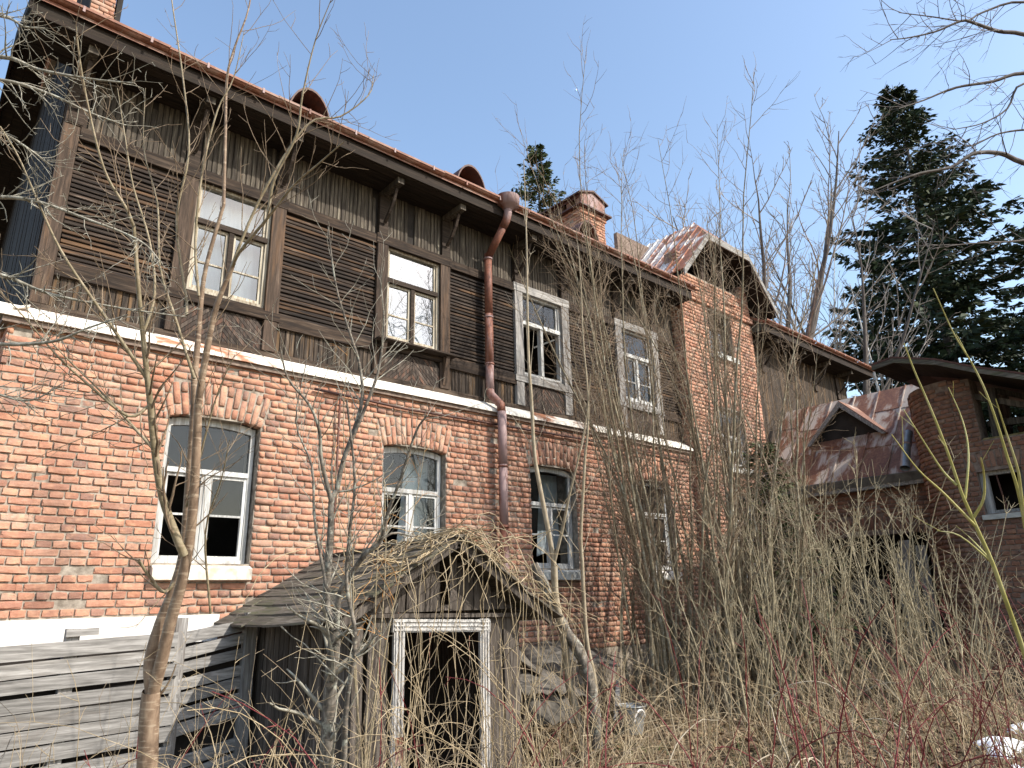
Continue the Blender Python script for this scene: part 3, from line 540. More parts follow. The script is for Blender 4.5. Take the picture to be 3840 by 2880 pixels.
# timber storey: wall behind the boards
UH = [(c-.455, c+.455, 3.44, 4.86) for c in WC]
m = MB(); core(m, (0, YW+.022), 0, .69, 11.4, 2.66, 6.0, UH, 0, .16)
core(m, (0, YW+.022), 0, 14.1, 19.4, 2.66, 6.0, (), 0, .16)
m.box(.69, .70, YW+.03, YB+6.2, 2.66, 8.0)
for (y0, y1, z0, z1) in ((YW+.1, YB+6.2, -2.6, 5.9),):
    m.box(19.3, 19.4, y0, y1, z0, z1); m.box(.8, 19.3, YB+6.1, YB+6.2, z0, z1)
m.box(.8, 19.3, YB+1.9, YB+2.0, -2.4, 5.9); m.box(.9, 19.3, YB+.45, YB+6, 2.3, 2.4)
m.box(14.12, 19.4, YB, YB+.4, -2.4, 2.655)
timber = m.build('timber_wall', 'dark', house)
og = Vector(origin(house))
def unit(name, prof, axis, mat):
    """bar of unit length along axis with profile of (y, other)"""
    me = bpy.data.meshes.new(name); n = len(prof); vs = []
    for t in (0.0, 1.0):
        for (y, q) in prof: vs.append((t, y, q) if axis == 'x' else (q, y, t))
    fs = [tuple(range(n))[::-1], tuple(range(n, 2*n))]+[(i, (i+1) % n, (i+1) % n+n, i+n) for i in range(n)]
    me.from_pydata(vs, [], fs); me.materials.append(M[mat]); me.update(); return me
def inst(name, me, loc, scale, parent, rot=(0, 0, 0)):
    o = bpy.data.objects.new(name, me); COL.objects.link(o); o.parent = parent
    o.location = Vector(loc)-og if root_of(parent) is house else Vector(loc)-Vector(origin(parent)); o.scale = scale; o.rotation_euler = rot; return o
slat_me = unit('siding_slat', [(0, .002), (-.022, 0), (-.027, .006), (-.024, .022), (-.008, .049), (0, .051)], 'x', 'slat')
bays = [(.82, WC[0]-.625), (WC[0]+.625, WC[1]-.625), (WC[1]+.625, WC[2]-.625), (WC[2]+.625, WC[3]-.625), (WC[3]+.625, 11.38)]
for a, b in bays:
    z = 3.395
    while z < 4.80:
        inst('siding_slat', slat_me, (a+rnd.uniform(0, .006), YW+.02-rnd.uniform(0, .006), z), (b-a-.006, rnd.uniform(.85, 1.15), 1), timber, (rnd.gauss(0, .05), rnd.gauss(0, .0016), 0)); z += .0543
fr_me = unit('frieze_board', [(0, .002), (-.012, .002), (-.020, .010), (-.020, .046), (-.012, .056), (0, .056)], 'z', 'frieze')
x = .70
brs = [.76]+[c+s*.545 for c in WC for s in (-1, 1)]
brs2 = [14.9, 16.2, 17.5, 18.8]
while x < 11.32:
    if not any(abs(x+.03-b) < .095 for b in brs) and rnd.random() > .012:
        h0 = rnd.choice([0, 0, 0, .0, .008])
        inst('frieze_board', fr_me, (x, YW+.02-rnd.uniform(0, .009), 4.975-h0), (1, rnd.uniform(.8, 1.2), .72+h0-(rnd.uniform(.02, .3) if rnd.random() < .06 else 0)), timber, (rnd.gauss(0, .008), 0, 0))
    x += .0595
m = MB(); x = 14.15
while x < 19.35:
    m.box(x, x+.056, YW-.004-rnd.uniform(0, .01), YW+.02, 3.0, 5.68, rnd.random()); x += .0595
m.build('far_frieze_boards', 'apron', timber)
ap_me = unit('apron_board', [(0, .002), (-.010, .002), (-.016, .008), (-.016, .054), (-.010, .060), (0, .060)], 'z', 'apron')
for a, b in bays:
    x = a
    while x < b-.05:
        inst('apron_board', ap_me, (x, YW+.02-rnd.uniform(0, .006), 2.90), (1, 1, .37-rnd.uniform(0, .012)), timber); x += .0635
# belts, corner boards, base board
def trim(name, mat, x0, x1, z0, z1, proud=.03, back=.02):
    mb = MB(); mb.box(x0, x1, YW-proud, YW+back, z0, z1, 0, .003); return mb.build(name, mat, timber)
for a, b in bays:
    trim('upper_belt', 'trim_x', a-.0, b+.0, 4.832, 4.972, .045); trim('lower_belt', 'trim_x', a, b, 3.235, 3.392, .04)
for c in [c for c in WC]: pass
mb = MB(); mb.box(.665, 11.38, YW-.028, YW+.02, 2.825, 2.905, 0); mb.build('base_board', 'trim_x', timber)
mb = MB(); mb.box(.655, .815, YW-.034, YW+.02, 2.905, 4.972); mb.box(.655, .665, YW+.02, YW+.17, 2.8, 5.6); mb.build('corner_board', 'trim_z', timber)
mb = MB(); mb.box(.665, .86, YW-.045, YW+.02, 4.975, 5.69); mb.build('corner_board', 'trim_z', timber)
mb = MB(); mb.box(.62, .675, YB+5.95, YB+6.2, 2.7, 5.7); mb.build('corner_board', 'grey_z', timber)
for b in brs+brs2:
    mb = MB(); mb.box(b-.07, b+.07, YW-.05, YW+.02, 4.988, 5.60, 0, .002); mb.build('frieze_post', 'sash_dk', timber)
    mb = MB(); mb.box(b-.05, b+.05, 7.33, YW+.02, 5.60, 5.69); mb.build('bracket_beam', 'frieze', timber)
    mb = MB(); pts = [(7.74, 5.16), (7.62, 5.27), (7.52, 5.40), (7.44, 5.575)]
    for (ya, za), (yb, zb) in zip(pts, pts[1:]): mb.bar((b, ya, za), (b, yb, zb), .04, .035)
    mb.build('bracket_strut', 'sash_dk', timber)

# ---- eaves, roof, gutter
EX0, EX1 = .18, 20.0
for k in range(4):
    for xa_, xb_ in ((EX0+.02, GX0-.02), (GX1+.02, EX1)):
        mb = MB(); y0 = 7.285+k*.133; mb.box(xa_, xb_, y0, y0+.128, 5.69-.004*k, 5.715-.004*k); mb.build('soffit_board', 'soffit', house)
for xa_, xb_ in ((EX0, GX0-.02), (GX1+.02, EX1)):
    mb = MB(); mb.box(xa_, xb_, 7.245, 7.28, 5.70, 5.90); mb.build('fascia', 'soffit', house)
RS = .60
def rz(y): return 5.93+(y-7.22)*RS
RY = 10.78; YE = 2*RY-7.22
mb = MB()
for xa_, xb_, ys_ in ((EX0, GX0-.02, 7.20), (GX0-.02, GX1+.02, 8.05), (GX1+.02, EX1, 7.20)):
    zs_ = rz(ys_)-.003; mb.prism([(xa_, ys_, zs_), (xa_, RY, rz(RY)), (xa_, YE, 5.915), (xa_, YE, 5.86), (xa_, RY, rz(RY)-.055), (xa_, ys_, zs_-.055)], (xb_-xa_, 0, 0))
roof = mb.build('roof', 'rust', house)
x = .8
while x < 19.8:
    mb = MB(); mb.bar((x, 7.22, rz(7.22)+.012), (x, RY, rz(RY)+.012), .012, .04); mb.build('roof_seam', 'rust', roof); x += 1.35
# gable overhang boards on the left verge
for k in range(3):
    mb = MB(); xa = EX0+.02+k*.155; mb.prism([(xa, 7.30, rz(7.30)-.085), (xa, RY, rz(RY)-.085), (xa, YE-.1, rz(7.3)-.085), (xa, YE-.1, rz(7.3)-.11), (xa, RY, rz(RY)-.11), (xa, 7.30, rz(7.30)-.11)], (.15, 0, 0)); mb.build('verge_board', 'soffit', house)
mb = MB(); mb.prism([(EX0+.0, 7.24, rz(7.24)-.02), (EX0, RY, rz(RY)-.02), (EX0, YE-.04, rz(7.24)-.02), (EX0, YE-.04, rz(7.24)-.2), (EX0, RY, rz(RY)-.2), (EX0, 7.24, rz(7.24)-.2)], (-.03, 0, 0)); mb.build('barge_board', 'soffit', house)
# vertical boards of the gable wall
mb = MB(); y = YW+.05
while y < YB+6.2:
    top = min(rz(y), rz(2*RY-y))-.12
    mb.box(.645-rnd.uniform(0, .008), .69, y, y+.13, 2.7, top, rnd.random()); y += .135
g = mb.build('gable_boards', 'soffit', timber)
# gutter: half-round trough with clips
prof = [(math.cos(a), math.sin(a)) for a in np.linspace(math.pi, 2*math.pi, 8)]
gut = None
segs = [(EX0+(GX0-EX0)*i/9, EX0+(GX0-EX0)*(i+1)/9) for i in range(9)]+[(GX1+.03+(EX1-GX1)*i/5, GX1+.03+(EX1-GX1)*(i+1)/5-.02) for i in range(5)]
for a, b in segs:
    mb = MB(); dz = rnd.gauss(0, .006); P0 = [(a, 7.19+.05*c, 5.945+dz+.055*s) for c, s in prof]; P1 = [(b+.01, 7.19+.05*c, 5.945+dz+.055*s) for c, s in prof]
    n = 8; mb.add(P0+P1, [(i, i+1, n+i+1, n+i) for i in range(n-1)])
    mb.box(a, b+.008, 7.134, 7.142, 5.925+dz, 5.955+dz)
    gut = mb.build('gutter', 'rust', house)
    for q in (.33, .85):
        mb = MB(); xx = a+(b-a)*q; mb.box(xx-.012, xx+.012, 7.128, 7.140, 5.89, 5.96); mb.build('gutter_clip', 'rust_pipe', gut)

def lathe(mb, axis_pts, radii, sides=14, cap=True):
    """tube through points with radii"""
    V, F, c = tube_arrays([np.array(axis_pts, float)], [np.array(radii, float)], sides); n = len(mb.v)
    fs = [tuple(f) for f in F.tolist()]
    if cap: fs += [tuple(range(sides))[::-1], tuple(range((len(axis_pts)-1)*sides, len(axis_pts)*sides))]
    mb.add(V.tolist(), fs); return mb
PX = 6.40
mb = MB()
lathe(mb, [(PX, 7.17, 5.80), (PX, 7.17, 5.85), (PX, 7.17, 5.865), (PX, 7.17, 6.02)], [.06, .11, .175, .185], 20, False)
bowl = mb.build('downpipe', 'rust_pipe', house, True)
def pipe(pts, r, parent, mat='rust_pipe', nm='pipe_length'):
    mb = MB(); lathe(mb, pts, [r]*len(pts), 14); return mb.build(nm, mat, parent, True)
pipe([(PX, 7.17, 5.84), (PX, 7.18, 5.74), (PX, 7.22, 5.64), (PX-.005, 7.30, 5.55)], .064, bowl, nm='elbow')
pipe([(PX-.005, 7.29, 5.56), (PX-.01, 7.66, 5.18)], .060, bowl)
for z1, z0, rr in ((5.24, 4.20, .062), (4.21, 3.42, .065), (3.43, 2.98, .063)):
    pipe([(PX-.01, 7.665, z1), (PX-.01, 7.665, z0)], rr, bowl)
for z in (5.15, 4.16, 3.40): pipe([(PX-.01, 7.665, z+.012), (PX-.01, 7.665, z-.012)], .073, bowl, nm='pipe_clamp')
pipe([(PX-.01, 7.665, 3.0), (PX-.005, 7.655, 2.93), (PX+.03, 7.58, 2.83), (PX+.06, 7.51, 2.75), (PX+.07, 7.495, 2.62)], .063, bowl, nm='elbow')
pipe([(PX+.07, 7.495, 2.64), (PX+.075, 7.50, 1.86)], .066, bowl); pipe([(PX+.075, 7.50, 1.87), (PX+.08, 7.51, 1.0)], .064, bowl); pipe([(PX+.08, 7.51, 1.01), (PX+.085, 7.51, -.35)], .067, bowl)
for z in (1.83, .98): pipe([(PX+.075, 7.50, z+.012), (PX+.075, 7.50, z-.012)], .074, bowl, nm='pipe_clamp')
# ledge flashing between the storeys
nseg = 8; xs = [.42+(11.38-.42)*i/nseg for i in range(nseg+1)]
for a, b in zip(xs, xs[1:]):
    mb = MB(); d = rnd.uniform(-.006, .006)
    mb.prism([(a, YW-.03, 2.835), (a, 7.585, 2.70+d), (a, 7.58, 2.655+d), (a, 7.60, 2.652+d), (a, YW-.03, 2.78)], (b-a-.002, 0, 0)); mb.build('ledge_flashing', 'ledge', house)
mb = MB(); mb.prism([(.42, 7.60, 2.70), (.42, YB+6.2, 2.70), (.66, YB+6.2, 2.80), (.66, 7.60, 2.80)], (0, 0, -.02)); mb.build('ledge_flashing', 'ledge', house)
mb = MB(); mb.box(.47, 11.38, 7.615, YB+.3, 2.60, 2.655); mb.build('cornice', 'mortar_dk', house)
pipe([(3.6, 7.62, 2.50), (4.9, 7.615, 2.455), (6.3, 7.615, 2.47), (8.2, 7.615, 2.49), (11.3, 7.615, 2.47)], .017, house, 'rust_dk', 'conduit')
pipe([(3.93, 7.60, 2.46), (3.93, 7.60, 1.2), (3.925, 7.60, -.5)], .014, house, 'rust_dk', 'iron_rod')

# ---- windows of the timber storey
def clip(poly, a, b, c):
    """keep a*x+b*z<=c"""
    o = []
    for i in range(len(poly)):
        p_, q = poly[i], poly[(i+1) % len(poly)]; dp, dq = a*p_[0]+b*p_[1]-c, a*q[0]+b*q[1]-c
        if dp <= 0: o.append(p_)
        if dp*dq < 0: t = dp/(dp-dq); o.append((p_[0]+(q[0]-p_[0])*t, p_[1]+(q[1]-p_[1])*t))
    return o
def B(parent, name, mat, x0, x1, y0, y1, z0, z1, j=.0015):
    mb = MB(); mb.box(x0, x1, y0, y1, z0, z1, 0, j); return mb.build(name, mat, parent)
def pane(parent, x0, x1, z0, z1, y, mat):
    mb = MB(); mb.add([(x0, y, z0), (x1, y, z0), (x1, y, z1), (x0, y, z1)], [(0, 1, 2, 3)]); return mb.build('glass_pane', mat, parent)
def upper_window(cx, cz, cx_, sash, dark, glass, curtain, panes, shelf=False, label=None):
    w_ = B(house, 'upper_window', sash, cx-.455, cx-.41, YW+.005, YW+.09, 3.44, 4.86)
    if label: w_['label'] = label
    B(w_, 'frame_bar', sash, cx+.41, cx+.455, YW+.005, YW+.09, 3.44, 4.86); B(w_, 'frame_bar', sash, cx-.41, cx+.41, YW+.005, YW+.09, 4.81, 4.86); B(w_, 'frame_bar', sash, cx-.41, cx+.41, YW+.005, YW+.09, 3.44, 3.485)
    B(w_, 'transom', dark, cx-.43, cx+.43, YW-.012, YW+.085, 4.31, 4.375); B(w_, 'mullion', dark, cx-.028, cx+.028, YW+.0, YW+.08, 3.485, 4.31)
    for s in (-1, 1):   # casements
        a, b = (cx-.41, cx-.028) if s < 0 else (cx+.028, cx+.41)
        if panes[1 if s < 0 else 2] == 'gone': continue
        for q in ((a, a+.032, 3.49, 4.305), (b-.032, b, 3.49, 4.305), (a+.032, b-.032, 3.49, 3.53), (a+.032, b-.032, 4.27, 4.305)): B(w_, 'casement_bar', sash, q[0], q[1], YW+.03, YW+.07, q[2], q[3])
        B(w_, 'muntin', sash, a+.032, b-.032, YW+.035, YW+.065, 3.83, 3.85)
        pane(w_, a+.03, b-.03, 3.52, 3.832, YW+.05, glass); pane(w_, a+.03, b-.03, 3.848, 4.28, YW+.05, glass)
    for q in ((cx-.41, cx-.38, 4.375, 4.81), (cx+.38, cx+.41, 4.375, 4.81)): B(w_, 'casement_bar', sash, q[0], q[1], YW+.03, YW+.07, q[2], q[3])
    if panes[0] != 'gone': pane(w_, cx-.385, cx+.385, 4.37, 4.815, YW+.05, glass)
    if curtain:
        mb = MB(); n = 26; vs = []
        for i in range(n+1):
            x_ = cx-.5+1.0*i/n; y_ = YW+.26+.018*math.sin(i*1.35)+.008*math.sin(i*3.1); vs += [(x_, y_, 3.35), (x_, y_+.01, 4.95)]
        mb.add(vs, [(2*i, 2*i+2, 2*i+3, 2*i+1) for i in range(n)]); mb.build('curtain', curtain, w_, True)
    # casing
    for s in (-1, 1):
        a = cx+s*.54; B(w_, 'side_casing', cz, a-.085, a+.085, YW-.05, YW+.018, 3.40, 4.845); B(w_, 'leg_casing', cz, a-.08, a+.08, YW-.045, YW+.018, 2.91, 3.29)
    B(w_, 'head_casing', cx_, cx-.645, cx+.645, YW-.058, YW+.018, 4.845, 4.985); B(w_, 'sill_board', cx_, cx-.645, cx+.645, YW-.055, YW+.018, 3.295, 3.40); B(w_, 'stool', cx_, cx-.45, cx+.45, YW-.03, YW+.10, 3.40, 3.438)
    if shelf:
        B(w_, 'drip_shelf', 'sash_dk', cx-.64, cx+.66, YW-.20, YW-.052, 3.372, 3.392)
        for s in (-1, 1): mb = MB(); mb.prism([(cx+s*.52-.03, YW-.05, 2.95), (cx+s*.52-.03, YW-.16, 3.36), (cx+s*.52-.03, YW-.05, 3.36)], (.06, 0, 0)); mb.build('shelf_bracket', 'trim_z', w_)
    for s in (-1, 1):
        a, b = (cx-.458, cx-.002) if s < 0 else (cx+.002, cx+.458)
        for k in range(-9, 12):
            wd = .062; o_ = k*wd   # boards rise towards the middle
            P_ = [(a, 2.91), (b, 2.91), (b, 3.285), (a, 3.285)]; d = -s
            # strip: o_ <= (z-2.91) - d*(x-cx) <= o_+wd
            P_ = clip(P_, -d*-1*-1, 1, o_+wd-.004+2.91-d*cx) if P_ else P_
            P_ = clip(P_, d, -1, -(o_+.003+2.91-d*cx)) if P_ else P_
            if len(P_) >= 3:
                mb = MB(); mb.prism([(p_[0], YW-.012-rnd.uniform(0, .006), p_[1]) for p_ in P_][::-1], (0, .03, 0)); mb.build('chevron_board', 'chevron', w_)
    return w_
upper_window(WC[0], 'trim_z', 'trim_x', 'sash_y', 'sash_dk', 'glass_c', 'curtain', ('', '', ''), False, 'timber-storey window with white curtain and brown casing')
upper_window(WC[1], 'trim_z', 'trim_x', 'sash_y', 'sash_dk', 'glass', 'curtain_b', ('', '', ''), True, 'timber-storey window with dark drip shelf beneath')
u3 = upper_window(WC[2], 'grey_z', 'grey_x', 'white_wood', 'white_wood', 'glass_d', None, ('', 'gone', 'gone'), False, 'timber-storey window with grey casing and open dark lower half')
mb = MB(); mb.bar((WC[2]-.40, YW+.08, 4.28), (WC[2]-.36, YW+.42, 3.5), .03, .04); mb.bar((WC[2]-.40, YW+.08, 3.5), (WC[2]-.33, YW+.42, 3.5), .03, .04); mb.bar((WC[2]-.40, YW+.08, 4.27), (WC[2]-.33, YW+.42, 4.27), .03, .04); mb.bar((WC[2]-.33, YW+.42, 4.27), (WC[2]-.33, YW+.42, 3.5), .04, .04); mb.build('open_casement', 'white_wood', u3)
mb = MB(); mb.bar((WC[2]+.40, YW+.10, 4.25), (WC[2]+.1, YW+.3, 4.1), .02, .025); mb.build('casement_stay', 'white_wood', u3)
upper_window(WC[3], 'grey_z', 'grey_x', 'white_wood', 'white_wood', 'glass_d', None, ('', '', ''), False, 'grey-cased timber-storey window next to the brick bay')

# ---- windows of the brick storey
def lower_window(cx, x_half, z0, z1, ztr, glass, gone, sill_mat, YF, label, curtain=None, sash='white_wood', sill=True):
    a, b = cx-x_half, cx+x_half; y0, y1 = YF+.115, YF+.175
    w_ = B(house, 'brick_storey_window', sash, a, a+.045, y0, y1, z0, z1+.0); w_['label'] = label
    B(w_, 'frame_bar', sash, b-.045, b, y0, y1, z0, z1); B(w_, 'frame_bar', sash, a+.045, b-.045, y0, y1, z0, z0+.04)
    n = 9; mb = MB(); pts = []
    for i in range(n+1):
        t = -1+2*i/n; pts.append((a+.045+(b-a-.09)*(t+1)/2, z1-.02+.045*(1-t*t)))
    for p_, q in zip(pts, pts[1:]): mb.prism([(p_[0], y0, p_[1]-.05), (q[0], y0, q[1]-.05), (q[0], y0, q[1]+.03), (p_[0], y0, p_[1]+.03)], (0, y1-y0, 0))
    mb.build('arched_head', sash, w_)
    B(w_, 'transom', sash, a+.045, b-.045, y0-.012, y1, ztr, ztr+.055); B(w_, 'mullion', sash, cx-.024, cx+.024, y0, y1, z0+.04, ztr)
    zm = z0+.04+(ztr-z0-.04)*.52
    for s in (-1, 1):
        p_, q = (a+.045, cx-.024) if s < 0 else (cx+.024, b-.045)
        for e in ((p_, p_+.035, z0+.04, ztr), (q-.035, q, z0+.04, ztr), (p_+.035, q-.035, z0+.04, z0+.08), (p_+.035, q-.035, ztr-.035, ztr)): B(w_, 'casement_bar', sash, e[0], e[1], y0+.012, y1-.008, e[2], e[3])
        B(w_, 'muntin', sash, p_+.035, q-.035, y0+.018, y1-.015, zm-.011, zm+.011)
        if (s, 0) not in gone: pane(w_, p_+.03, q-.03, z0+.07, zm, (y0+y1)/2, glass)
        if (s, 1) not in gone: pane(w_, p_+.03, q-.03, zm, ztr-.03, (y0+y1)/2, glass)
    if 'top' not in gone: pane(w_, a+.04, b-.04, ztr+.05, z1+.02, (y0+y1)/2, glass)
    if curtain:
        mb = MB(); mb.add([(cx, YF+.45, z0+.2), (b, YF+.42, z0+.35), (b, YF+.42, z1), (cx+.12, YF+.45, z1)], [(0, 1, 2, 3)]); mb.build('torn_curtain', curtain, w_)
    if sill:
        mb = MB(); mb.prism([(a-.015, YF+.11, z0+.005), (a-.015, YF-.03, z0-.03), (a-.015, YF-.085, z0-.055), (a-.015, YF-.09, z0-.165), (a-.015, YF-.02, z0-.178), (a-.015, YF+.11, z0-.172)], (b-a+.03, 0, 0)); mb.build('sill', sill_mat, w_)
    return w_
lower_window(WC[0], .475, .44, 1.93, 1.37, 'glass_d', {(-1, 0), (-1, 1), (1, 0)}, 'sill', YB, 'white-framed brick-storey window above the cream sill, lower panes broken')
lower_window(WC[1], .475, .44, 1.93, 1.37, 'glass_d', {(-1, 0), (-1, 1)}, 'sill_gr', YB, 'brick-storey window above the shed roof', 'curtain_b')
lower_window(WC[2], .475, .44, 1.93, 1.37, 'glass_d', {(1, 0), (1, 1), (-1, 0)}, 'sill_gr', YB, 'brick-storey window behind the two saplings', 'curtain_b')
lower_window(WC[3], .475, .44, 1.93, 1.37, 'glass_d', {(1, 0)}, 'plaster', YB, 'brick-storey window behind the tall thicket')
lower_window(12.77, .45, 4.92, 5.82, 5.5, 'glass_d', {(-1, 0), (-1, 1), 'top'}, 'sill_gr', YG, 'small upper window of the brick bay', 'curtain', 'trim_z')
lower_window(12.78, .52, 2.50, 3.65, 3.1, 'glass_d', set(), 'sill_gr', YG, 'middle window of the brick bay')
lower_window(12.78, .52, .45, 1.92, 1.37, 'glass_d', set(), 'sill_gr', YG, 'lowest window of the brick bay')

# ---- bay roof: steep slopes with a clipped (half-hipped) front
yf, yh, yb, cxb = 7.10, 7.85, 9.9, 12.75
EZ, KZ, RZ = 6.20, 7.33, 8.20
mb = MB()
for (q0, q1) in (((14.57, EZ), (13.55, KZ)),):
    mb.add([(q0[0], yf, q0[1]), (q0[0], yb, q0[1]), (cxb, yb, RZ), (cxb, yh, RZ), (q1[0], yf, q1[1])], [(0, 1, 2, 3, 4)])
mb.add([(11.95, yf, KZ), (13.55, yf, KZ), (cxb, yh, RZ)], [(0, 1, 2)])
bay_roof = mb.build('bay_roof', 'rust', house)
y = yf
while y < yb-.01:
    wd = .255; ya, yc = y+.004, min(y+wd-.004, yb)
    def topx(v): return cxb if v >= yh else 11.95+(v-yf)/(yh-yf)*(cxb-11.95)
    def pz(x_): return EZ+(x_-10.93)*(RZ-EZ)/(cxb-10.93)
    mb = MB(); t0, t1 = topx(ya), topx(yc); mb.prism([(10.93, ya, EZ), (10.93, yc, EZ), (t1, yc, pz(t1)), (t0, ya, pz(t0))], (.02, 0, -.02))
    mb.bar((10.93, yc, EZ+.015), (t1, yc, pz(t1)+.015), .016, .03); mb.build('roof_strip', 'wing_roof', bay_roof); y += wd
out_ = [(10.93, EZ), (11.95, KZ), (13.55, KZ), (14.57, EZ)]
for i, ((xa, za), (xb, zb)) in enumerate(zip(out_, out_[1:])):
    mb = MB(); mb.prism([(xa, yf-.006, za-.012), (xb, yf-.006, zb-.012), (xb, yf-.006, zb-.16), (xa, yf-.006, za-.16)], (0, -.03, 0)); mb.build('barge_board', 'grey_x', bay_roof)
    mb = MB(); mb.prism([(xa, yf+.03, za-.09), (xb, yf+.03, zb-.09), (xb, yf+.03, zb-.12), (xa, yf+.03, za-.12)], (0, 1.4, 0)); mb.build('bay_soffit', 'soffit', bay_roof)

# ---- half-round roof vents
for c in (3.45, 6.33, 9.2):
    mb = MB(); R_ = .33; n = 14; y0, y1 = 7.98, 9.3; zb = rz(7.98)+.02
    vs = []
    for k in range(n+1):
        a = math.pi*k/n
        for (yy, rr) in ((y0, R_), (y1, R_), (y0, R_-.018), (y1, R_-.018)): vs.append((c+rr*math.cos(a), yy, zb+rr*math.sin(a)*1.85))
    fs = []
    for k in range(n):
        i, j = 4*k, 4*(k+1); fs += [(i, j, j+1, i+1), (i+2, i+3, j+3, j+2), (i, i+2, j+2, j)]
    mb.add(vs, fs); v_ = mb.build('roof_vent', 'rust_dk', house)
    mb = MB(); mb.add([(c-.27, y0+.3, zb-.2), (c+.27, y0+.3, zb-.2)]+[(c+.27*math.cos(a), y0+.3, zb+.54*math.sin(a)) for a in np.linspace(0, math.pi, 10)], [tuple(range(12))]); mb.build('vent_dark_sheet', 'dark', v_)  # dark sheet standing in for the shade inside the vent

# ---- chimneys
def chimney(x0, x1, y0, y1, z0, z1, cap, mat):
    m_ = MB(); m_.box(x0+.015, x1-.015, y0+.015, y1-.015, z0, z1); ch = m_.build('chimney', 'mortar', house)
    it = place(lay(0, x1-x0, z0, z1), (x0, y0), 0)+place(lay(0, y1-y0, z0, z1, (), (), 1), (x0, y1), -math.pi/2)+place(lay(0, y1-y0, z0, z1, (), (), 1), (x1, y0), math.pi/2)
    it += place(lay(-.04, x1-x0+.04, z1-.15, z1), (x0, y0-.04), 0)+place(lay(-.04, y1-y0+.04, z1-.15, z1), (x0-.04, y1), -math.pi/2)
    bricks_stuff('bricks', it, mat, ch)
    if cap:
        B(ch, 'cap_slab', 'rust_dk', x0-.14, x1+.14, y0-.14, y1+.14, z1+.002, z1+.045)
        n = int((y1-y0)/.3)
        for i in range(n+1):
            yy = y0+.02+(y1-y0-.16)*i/n; B(ch, 'cap_pier', 'brick_shaded', x0+.01, x1-.01, yy, yy+.14, z1+.047, z1+.40)
        mb = MB(); xm = (x0+x1)/2
        mb.prism([(x0-.10, y0-.08, z1+.36), (xm, y0-.08, z1+.56), (x1+.10, y0-.08, z1+.36), (x1+.10, y0-.08, z1+.40), (xm, y0-.08, z1+.61), (x0-.10, y0-.08, z1+.40)], (0, y1-y0+.16, 0)); mb.build('cap_hood', 'rust_dk', ch)
        mb = MB(); mb.prism([(x0-.0, y0-.03, z1+.047), (x1+.0, y0-.03, z1+.047), (x1, y0-.03, z1+.42), (xm, y0-.03, z1+.55), (x0, y0-.03, z1+.42)], (0, .02, 0)); mb.build('cap_end', 'rust_pipe', ch)
        B(ch, 'cap_side', 'rust_dk', x0-.012, x0+.006, y0-.02, y1, z1+.047, z1+.13); B(ch, 'cap_side', 'rust_dk', x0-.012, x0+.006, y0-.02, y1, z1+.30, z1+.42)
    return ch
chimney(11.62, 12.52, 10.3, 11.75, 7.55, 9.35, True, 'brick_wing')
lc = chimney(.56, 1.18, 9.85, 10.9, 7.3, 10.6, False, 'brick_wing')
B(lc, 'dark_strip', 'dark', 1.19, 1.26, 9.83, 9.95, 8.1, 10.6)  # narrow near-black upright at the chimney's right edge


# ------------------------------------------------------------------ brick outbuilding on the right
annex = empty('brick_outbuilding', (13.5, 3.5, -1.1), 'shaded brick outbuilding with rounded corner and rusty sheet roof', 'outbuilding')
AX = 12.5; RC = .85; AY = 3.445; CX = AX+RC
win = (.14, .72, 1.08, 1.72)             # u runs from the rounded corner towards the near end
m = MB(); core(m, (AX, AY), -math.pi/2, -.0, 5.0, -1.8, 2.2, (win,), .016, .4)
# rounded corner core
na = 10
def arc(u):      # u = length along the quarter circle, 0 at the flat wall
    a = u/RC; return (CX-RC*math.cos(a), AY+RC*math.sin(a), -math.pi/2-a)
for i in range(na):
    a0, a1 = [(math.pi/2)*(i+k)/na for k in (0, 1)]; r_ = RC-.016
    p0, p1 = (CX-r_*math.cos(a0), AY+r_*math.sin(a0)), (CX-r_*math.cos(a1), AY+r_*math.sin(a1))
    m.add([(*p0, -1.8), (*p1, -1.8), (*p1, 3.25), (*p0, 3.25)], [(0, 1, 2, 3)])
m.box(AX+.02, AX+.42, AY-.30, AY, 2.2, 3.2)
m.box(CX-.02, CX+.3, AY+.02, AY+.05, -1.8, 3.2); m.box(AX+3.2, AX+3.3, AY-5, 7.5, -1.8, 2.0); m.box(AX+.4, AX+3.3, AY-5, AY-4.9, -1.8, 2.2)
aw = m.build('annex_wall', 'mortar_dk', annex)
it = place(lay(0, 4.6, -1.27, 2.18, (win,), [((win[0]+win[1])/2, .36, 1.72, .05, .26)]), (AX, AY), -math.pi/2)
it += place(arch_bricks((win[0]+win[1])/2, .36, 1.72, .05, .26), (AX, AY), -math.pi/2)
arcl = RC*math.pi/2
ab = [(-b[0]+0, b[1], b[2]) for b in lay(-arcl, 0, -1.27, 3.25)]
it += place(ab, arc, 0)
it += place(lay(0, .30, 2.18, 3.2), (AX, AY), -math.pi/2)
it = [q for q in it if not (q[0].translation.z > 3.05 and rnd.random() < .25)]
it.sort(key=lambda q: q[0].translation.length)
near = [q for q in it if q[0].translation.y > 2.1 and q[0].translation.z > -.6][:300]
ids = {id(q) for q in near}
bricks_objects(near, 'brick_shaded', aw); bricks_stuff('bricks', [q for q in it if id(q) not in ids], 'brick_shaded', aw)
